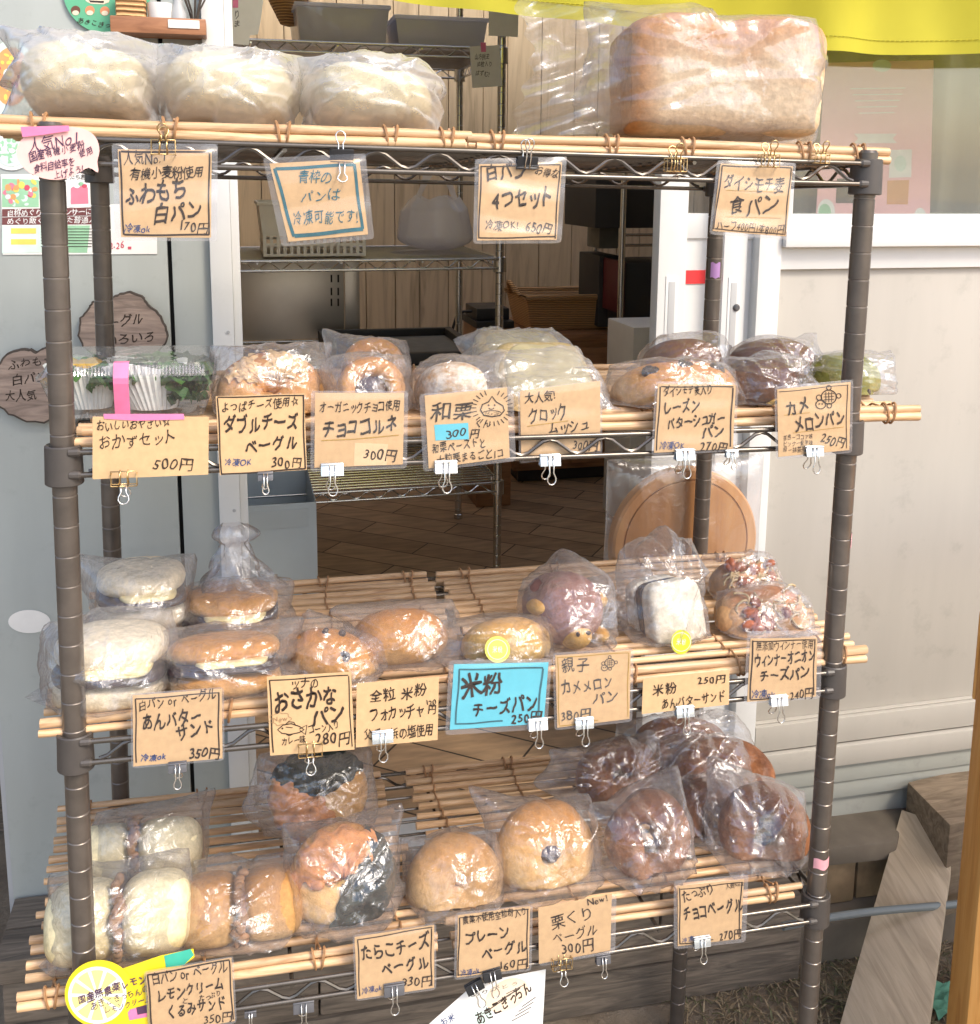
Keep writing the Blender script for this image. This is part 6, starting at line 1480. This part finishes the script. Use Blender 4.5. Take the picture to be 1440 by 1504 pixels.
card('laminated framed kraft card for chocolate bagels priced 270 yen on the lowest shelf', ((996, 1302), (1093, 1292), (1089, 1379), (996, 1390)), 'kraft',
     [('たっぷり', 1001, 1318, 1051, 1306, 15, 0, T2), ('人気No.2', 1066, 1303, 1094, 1298, 7, 0, T2), ('チョコベーグル', 1001, 1343, 1094, 1329, 21, 0, T1), ('270円', 1056, 1375, 1091, 1371, 15, 0, T2), ('冷凍ok', 1001, 1382, 1032, 1378, 8, 2, T2)], border=(0, 1.5, 3.5), lam=(6, 8, 7, 5))
card('framed kraft card for lemon cream sandwiches priced 350 yen at the bottom left', ((214, 1430), (340, 1407), (345, 1500), (222, 1522)), 'kraft',
     [('白パン or ベーグル', 221, 1441, 337, 1419, 17, 0, T2), ('レモンクリーム', 228, 1465, 332, 1446, 18, 0, T1), ('と', 267, 1471, 277, 1470, 8, 0, T2), ('たっぷり', 292, 1468, 326, 1459, 9, 0, T2), ('くるみサンド', 243, 1488, 335, 1473, 19, 0, T1), ('350円', 298, 1497, 343, 1494, 14, 0, T2)], Y=-.021, border=(0, 2.2, 3), lam=3)
# pink speech bubble on the left post
bub = [(24, 228), (28, 210), (40, 198), (62, 190), (90, 186), (115, 187), (133, 194), (143, 206), (146, 222), (143, 237), (144, 253), (130, 246), (112, 256), (92, 263), (70, 263), (48, 256), (33, 244)]
bub2 = []
for i in range(len(bub)):
    a, b, c, d = (np.array(bub[(i+k) % len(bub)], float) for k in (-1, 0, 1, 2))
    for s in (0, .33, .66):
        bub2.append(tuple(b if 9 <= i <= 10 and s == 0 else .5*((2*b)+(-a+c)*s+(2*a-5*b+4*c-d)*s*s+(-a+3*b-3*c+d)*s**3)))
def ex(q, pm): fillpoly(q, pm, ((32, 186), (101, 184), (102, 192), (60, 199), (33, 200)), 0, .0008)
card('pale pink speech bubble note with bright pink tape stuck on the left front post', ((24, 188), (146, 188), (146, 262), (24, 262)), 'pinkpaper',
     [('人気No1.', 40, 216, 122, 201, 21, 4, T3), ('国産有機小麦粉', 41, 231, 127, 213, 13, 4, T2), ('使用', 115, 227, 137, 220, 11, 4, T2), ('食料自給率を', 48, 248, 112, 237, 12, 4, T2), ('上げよう!', 78, 258, 124, 247, 12, 4, T2)], Y=-.0215, lam=0, cat='note', name='speech_bubble_note', group='', round_=bub2)
def pm_at(px, py, Y):
    return pmap(at(px, py, Y), (0, -1, 0))
pmf, nn = pm_at(65, 192, -.024)
q = MB(); q.prism([pmf(x, y) for x, y in ((30, 186), (101, 184), (102, 192), (62, 198), (33, 201))], (0, .0004, 0)); tag(q.build('paper_tape', M_['pinktape'], smooth=False), 'strip of bright pink tape holding the speech bubble note', 'tape')
pmf, nn = pm_at(220, 612, -.0192)
q = MB(); q.prism([pmf(x, y) for x, y in ((152, 608), (270, 608), (271, 616), (200, 618), (153, 615))], (0, .0004, 0)); tag(q.build('paper_tape', M_['pinktape'], smooth=False), 'strip of pink tape along the top of the 500 yen card', 'tape')
# tape scraps wrapped on the posts
def wrap(px, py, w, h, X, Yp, mt, label, a0=-1.9, a1=-.4):
    z = None
    c = np.array([X, Yp]); p = at(px, py, Yp-.0098); hh = h*mpp(p)/2; q = MB(); A = np.zeros((10, 3, 3))
    for i in range(10):
        a = a0+(a1-a0)*i/9
        for j in range(3): A[i, j] = (X+.01015*math.cos(a), Yp+.01015*math.sin(a), p[2]+hh*(j-1)+.001*math.sin(i))
    q.grid(A); tag(q.build('paper_tape', mt, smooth=True), label, 'tape')
wrap(1205, 1271, 20, 16, RW, 0, M_['palepink'], 'pale pink tape band low on the right front post', -2.6, -.5)
wrap(1243, 797, 10, 22, RW, 0, M_['palepink'], 'torn pink tape scrap halfway up the right front post', -.9, -.25)
M_['lilac'] = plain('lilac_tape', (.36, .2, .45), .5)
wrap(1044, 397, 12, 22, RW, RD, M_['lilac'], 'lilac tape scrap on the back right post beside the red sticker', -2.4, -1.2)

# ------------------------------------------------------------------ clips
def clip(px, py, kind, label, w=33, Y=-.0205, up=0, roll=0):
    """px, py: middle of the clip body; kind: enamel colour; up: handles folded up (2), one up one down (1) or down (0)"""
    c = at(px, py, Y); k = mpp(c); hw = w*k/2; hh = hw*.5; d = hw*.42
    t = thing('binder_clip', label, 'clip', c, 'binder clips holding the price cards'); cr, sr = math.cos(R(roll)), math.sin(R(roll))
    def X(p): x, y, z = p; return (c[0]+x*cr-z*sr, c[1]+y, c[2]+x*sr+z*cr)
    sg = -1 if up == 0 else 1              # jaw towards the card: up for cards standing over the rod
    q = MB(X); jz, sz = -sg*hh, sg*hh      # jaw z, spine z
    P = [(-hw, -.0012, jz), (-hw, -d, sz), (-hw, d, sz), (-hw, .0014, jz)]; th = .0007
    O = [(x, y, z) for x, y, z in P]
    for e0, e1 in ((0, 1), (1, 2), (2, 3)):
        a, b = np.array(P[e0]), np.array(P[e1]); tn = (b-a)/np.linalg.norm(b-a); nn_ = np.cross([1, 0, 0], tn)
        q.prism([a, b, b+nn_*th, a+nn_*th], (2*hw, 0, 0))
    for y in (-.0014, .0014): q.tube([(-hw, y, jz), (hw, y, jz)], .0010, 8)
    q.build('body', M_[kind], t, bevel=.0002)
    L = hw*1.62
    def handle(front, dirz, spread):
        y0 = -.0022 if front else .0022; ys = -1 if front else 1
        hx = hw*.24; lx = hw*.40
        pts = [(-hx, 0), (-hx*.9, .35), (-hx*.8, .6), (-lx, .78), (-lx*1.02, .9), (-lx*.6, 1.0), (0, 1.03), (lx*.6, 1.0), (lx*1.02, .9), (lx, .78), (hx*.8, .6), (hx*.9, .35), (hx, 0)]
        q = MB(X); z0 = jz
        tot = L*1.0+(2*hh if dirz == sg else .1*hh)
        W = []
        for x, f in pts:
            z = z0+dirz*f*tot; y = y0+ys*(d*1.08*min(1, f*tot/(2*hh)) if dirz == sg else .001+f*.003)+ys*max(0, f-.5)*spread
            W.append((x, y, z))
        q.tube(W, .00062, 6); q.build('handle', M_['steel'], t, smooth=True)
    if up == 0: handle(True, -1, .002); handle(False, -1, .012)
    elif up == 1: handle(True, -1, .002); handle(False, 1, .004)
    else: handle(True, 1, .006); handle(False, 1, -.002)
    return t
def wclip(px, py, label, w=30, Y=-.0215, up=0):
    c = at(px, py, Y); k = mpp(c); hw = w*k/2; hh = hw*.62
    t = thing('wire_clip', label, 'clip', c, 'gold wire clips on the shelves')
    q = MB(); r = .00058
    for y in (-.003, .004):
        q.tube([(c[0]-hw, c[1]+y, c[2]-hh), (c[0]+hw, c[1]+y, c[2]-hh), (c[0]+hw, c[1]+y, c[2]+hh), (c[0]-hw, c[1]+y, c[2]+hh)], r, 6, closed=True)
        for f in (-.35, .35): q.tube([(c[0]+hw*f, c[1]+y-.0006, c[2]-hh), (c[0]+hw*f*.8, c[1]+y-.0016, c[2]+hh*.2), (c[0]+hw*f*.9, c[1]+y-.0006, c[2]+hh)], r, 6)
    for z in (-hh, hh*.55): 
        for x in (-hw, hw): q.tube([(c[0]+x, c[1]-.003, c[2]+z), (c[0]+x, c[1]+.004, c[2]+z)], r, 6)
    q.build('frame', M_['gold'], t, smooth=True)
    sg = 1 if up else -1
    for y, f in ((-.005, 1.0), (.005, .9)):
        q = MB(); lx = hw*.42; z0 = c[2]+sg*hh*.9; L = hw*1.35*f
        q.tube([(c[0]+x*lx, c[1]+y+.004*(1 if y > 0 else -1)*g_, z0+sg*g_*L) for x, g_ in ((-.5, 0), (-.45, .35), (-.9, .6), (-1, .8), (-.6, .98), (0, 1.04), (.6, .98), (1, .8), (.9, .6), (.45, .35), (.5, 0))], r, 6)
        q.build('handle', M_['steel'] if not up else M_['gold'], t, smooth=True)
    return t
wclip(240, 216, 'gold wire clip on the 170 yen card, loops folded up', 34, up=1)
clip(502, 229, 'clipblack', 'black clip on the teal framed card, one loop up and one down', 34, up=1)
clip(774, 239, 'clipblack', 'black clip on the 650 yen card with both loops up', 31, up=2)
wclip(993, 242, 'empty gold wire clip on the top shelf wires left of the loaf card', 31, up=1)
wclip(1130, 236, 'gold wire clip holding the loaf card', 29, up=1)
wclip(1206, 232, 'empty gold wire clip at the right end of the top shelf', 24, Y=-.016, up=1)
wclip(182, 702, 'gold wire clip under the 500 yen card of the deli box', 36)
clip(390, 700, 'clipgrey', 'small dark clip under the cheese bagel card', 22)
clip(488, 690, 'clipsilver', 'silver clip under the chocolate cornet card', 33)
clip(655, 686, 'clipwhite', 'white clip under the chestnut drawing card', 33)
clip(808, 676, 'clipsilver', 'silver clip under the croque card', 31)
clip(1006, 668, 'clipsilver', 'silver clip under the raisin bread card', 30)
clip(1075, 667, 'clipsilver', 'small silver clip standing alone beside the raisin bread card', 19)
clip(1196, 663, 'clipsilver', 'silver clip under the turtle card at the right front post', 28, Y=-.0245)
clip(261, 1127, 'clipgrey', 'dark clip under the bean and butter sandwich card', 26)
wclip(456, 1100, 'gold wire clip under the fish drawing card', 34)
clip(562, 1082, 'clipsilver', 'silver clip under the focaccia card', 31)
clip(790, 1064, 'clipwhite', 'white clip under the right corner of the cyan card', 29)
clip(858, 1062, 'clipsilver', 'silver clip under the parent turtle card', 28)
clip(1006, 1045, 'clipsilver', 'silver clip under the low bean sandwich card', 28)
clip(1144, 1029, 'clipwhite', 'white clip under the 240 yen card', 27)
clip(368, 1489, 'clipgrey', 'dark clip at the bottom edge right of the lemon card', 17, Y=-.012)
clip(446, 1478, 'clipgrey', 'dark clip standing alone on the lowest rod between lemon and roe cards', 30, Y=-.012)
clip(579, 1453, 'clipgrey', 'dark clip under the cod roe bagel card', 30)
clip(723, 1432, 'clipblack', 'black clip under the plain bagel card', 27, roll=8)
clip(697, 1449, 'clipblack', 'black clip holding the white shop leaflet at its corner', 27, Y=-.014, roll=24)
wclip(826, 1414, 'gold wire clip under the chestnut bagel card', 29)
clip(886, 1409, 'clipgrey', 'dark clip standing alone right of the chestnut bagel card', 22, Y=-.0155)
clip(1031, 1383, 'clipsilver', 'silver clip under the chocolate bagel card', 26)

# ------------------------------------------------------------------ lemon tag, leaflet
pmf, nn = pmap(at(180, 1440, -.0165), (0, -1, .03))
M_['lemon'] = plain('lemon_print', (.80, .62, .02), .5, 0, .05, 40); M_['lemonpale'] = plain('lemon_flesh', (.82, .72, .25), .5, 0, .05, 40)
def lemon(q, f):
    fillpoly(q, f, ell(143, 1462, 43, 42, 40, -.2), 3, .0002)
    for k in range(10):
        a0, a1 = k*.628+.07, k*.628+.56; fillpoly(q, f, [(143+5*math.cos(.5*(a0+a1)), 1462+5*math.sin(.5*(a0+a1)))]+[(143+38*math.cos(a), 1462+37*math.sin(a)) for a in np.linspace(a0, a1, 6)], 1, .00035)
sheet('lemon_tag', 'round lemon slice tag in clear film hanging at the bottom left corner of the rack', 'tag', ell(146, 1460, 51, 49, 44, -.2), pmf, nn, M_['lemon'],
      [('国産無農薬レモン', 112, 1470, 218, 1437, 12, 2, T1), ('あきこきっちんの', 131, 1479, 222, 1452, 11, 2, T2), ('レモンクリーム', 152, 1486, 224, 1466, 10, 2, T2)], (M_['lemon'], M_['lemonpale'], M_['inkpurple'], M_['whitepaper']), lemon, th=.0005)
pmf2, _ = pmap(at(200, 1440, -.0155), (0, -1, .03))
def ex(q, f): fillpoly(q, f, ((241, 1404), (280, 1394), (285, 1403), (270, 1418), (244, 1421)), 1, .0004); fillpoly(q, f, ((187, 1484), (216, 1476), (216, 1494), (190, 1499)), 2, .0004); fillpoly(q, f, ((200, 1480), (216, 1476), (216, 1488), (202, 1491)), 3, .0005)
sheet('yellow_strip', 'yellow paper strip with a teal end behind the lemon tag', 'card', ((160, 1430), (236, 1404), (284, 1394), (286, 1406), (262, 1424), (240, 1436), (226, 1516), (166, 1520), (152, 1470)), pmf2, nn, M_['lemon'], (), (M_['lemon'], plain('teal_print', (.05, .42, .30), .5), M_['pinktape'], M_['inkpurple']), ex)
pmf, nn = pmap(at(740, 1470, -.008), (0, -1, .12))
M_['leafcream'] = plain('cream_wash', (.80, .64, .48), .6)
def ex(q, f):
    fillpoly(q, f, ell(745, 1462, 34, 22, 24, -.5), 1, .0002); fillpoly(q, f, ell(700, 1496, 26, 14, 20, -.4), 3, .0002)
    for k in range(7): stroke(q, f, [(708+k*6, 1490-k*5+k % 3), (730+k*7, 1476-k*5)], 1.2, 2, .0004)
    for k in range(4): stroke(q, f, [(752+k*5, 1500-k*7), (778+k*3, 1486-k*7)], 1.2, 2, .0004)
sheet('shop_leaflet', 'white shop leaflet with brush lettering held by clips under the lowest shelf', 'leaflet', ((622, 1512), (690, 1452), (720, 1440), (802, 1424), (797, 1512)), pmf, nn, M_['whitepaper'],
      [('あきこきっちん', 698, 1499, 782, 1449, 17, 0, T1), ('ありがとう', 690, 1463, 765, 1443, 6, 2, T3), ('お米', 648, 1505, 668, 1492, 11, 4, T2)], (M_['ink'], M_['leafcream'], M_['inkgrey'], pal[8], M_['inkblue']), ex)
# ------------------------------------------------------------------ round board in its plastic bag, behind the third shelf
c = at(1003, 800, .345); rad = 113*mpp(c)
t = thing('round_board', 'large round wooden board in a plastic bag standing behind the third shelf', 'board', (c[0], .35, MATTOP[2]))
M_['boardwood'] = wood('glued_round_board', (.34, .15, .05), (.47, .23, .085), (.55, .30, .12), stretch=(9, 9, .8), scale=3, rough=.4, bmp=.1)
cz = at(1003, 796, .345)[2]
q = MB(); q.lathe([(.0001, -.011), (rad*.84, -.011), (rad*.845, -.0085), (rad*.86, -.0085), (rad*.865, -.011), (rad-.003, -.011), (rad, -.008), (rad, .008), (rad-.003, .011), (.0001, .011)], 80, (c[0], .345, cz), (0, 1, 0)); bo = q.build('board', M_['boardwood'], t)
nu, nv = 40, 40; s = np.linspace(-1, 1, nu); A_, B_ = np.meshgrid(s, s, indexing='ij'); D = np.stack([A_, B_], -1)
q = MB()
for side in (-1, 1):
    Z = .345+side*(.020*np.clip((1-np.abs(A_)**4)*(1-np.abs(B_)**6), 0, 1)**.5+.002*(1-2*np.abs(nz(D, 5, 4+side)))*np.clip(1-np.abs(A_)**8, 0, 1))
    X = c[0]+A_*rad*1.08*(1+.02*nz(D, 3, 5)); Zz = cz+.005+B_*rad*1.08*(1+.02*nz(D, 3, 6)); q.grid(np.stack([X, Z, np.maximum(Zz, cz-rad*.25)], -1), flip=side > 0)
q.build('bag', M_['film3'], t, smooth=True)
# drop the lettering source
bpy.data.objects.remove(_ob)
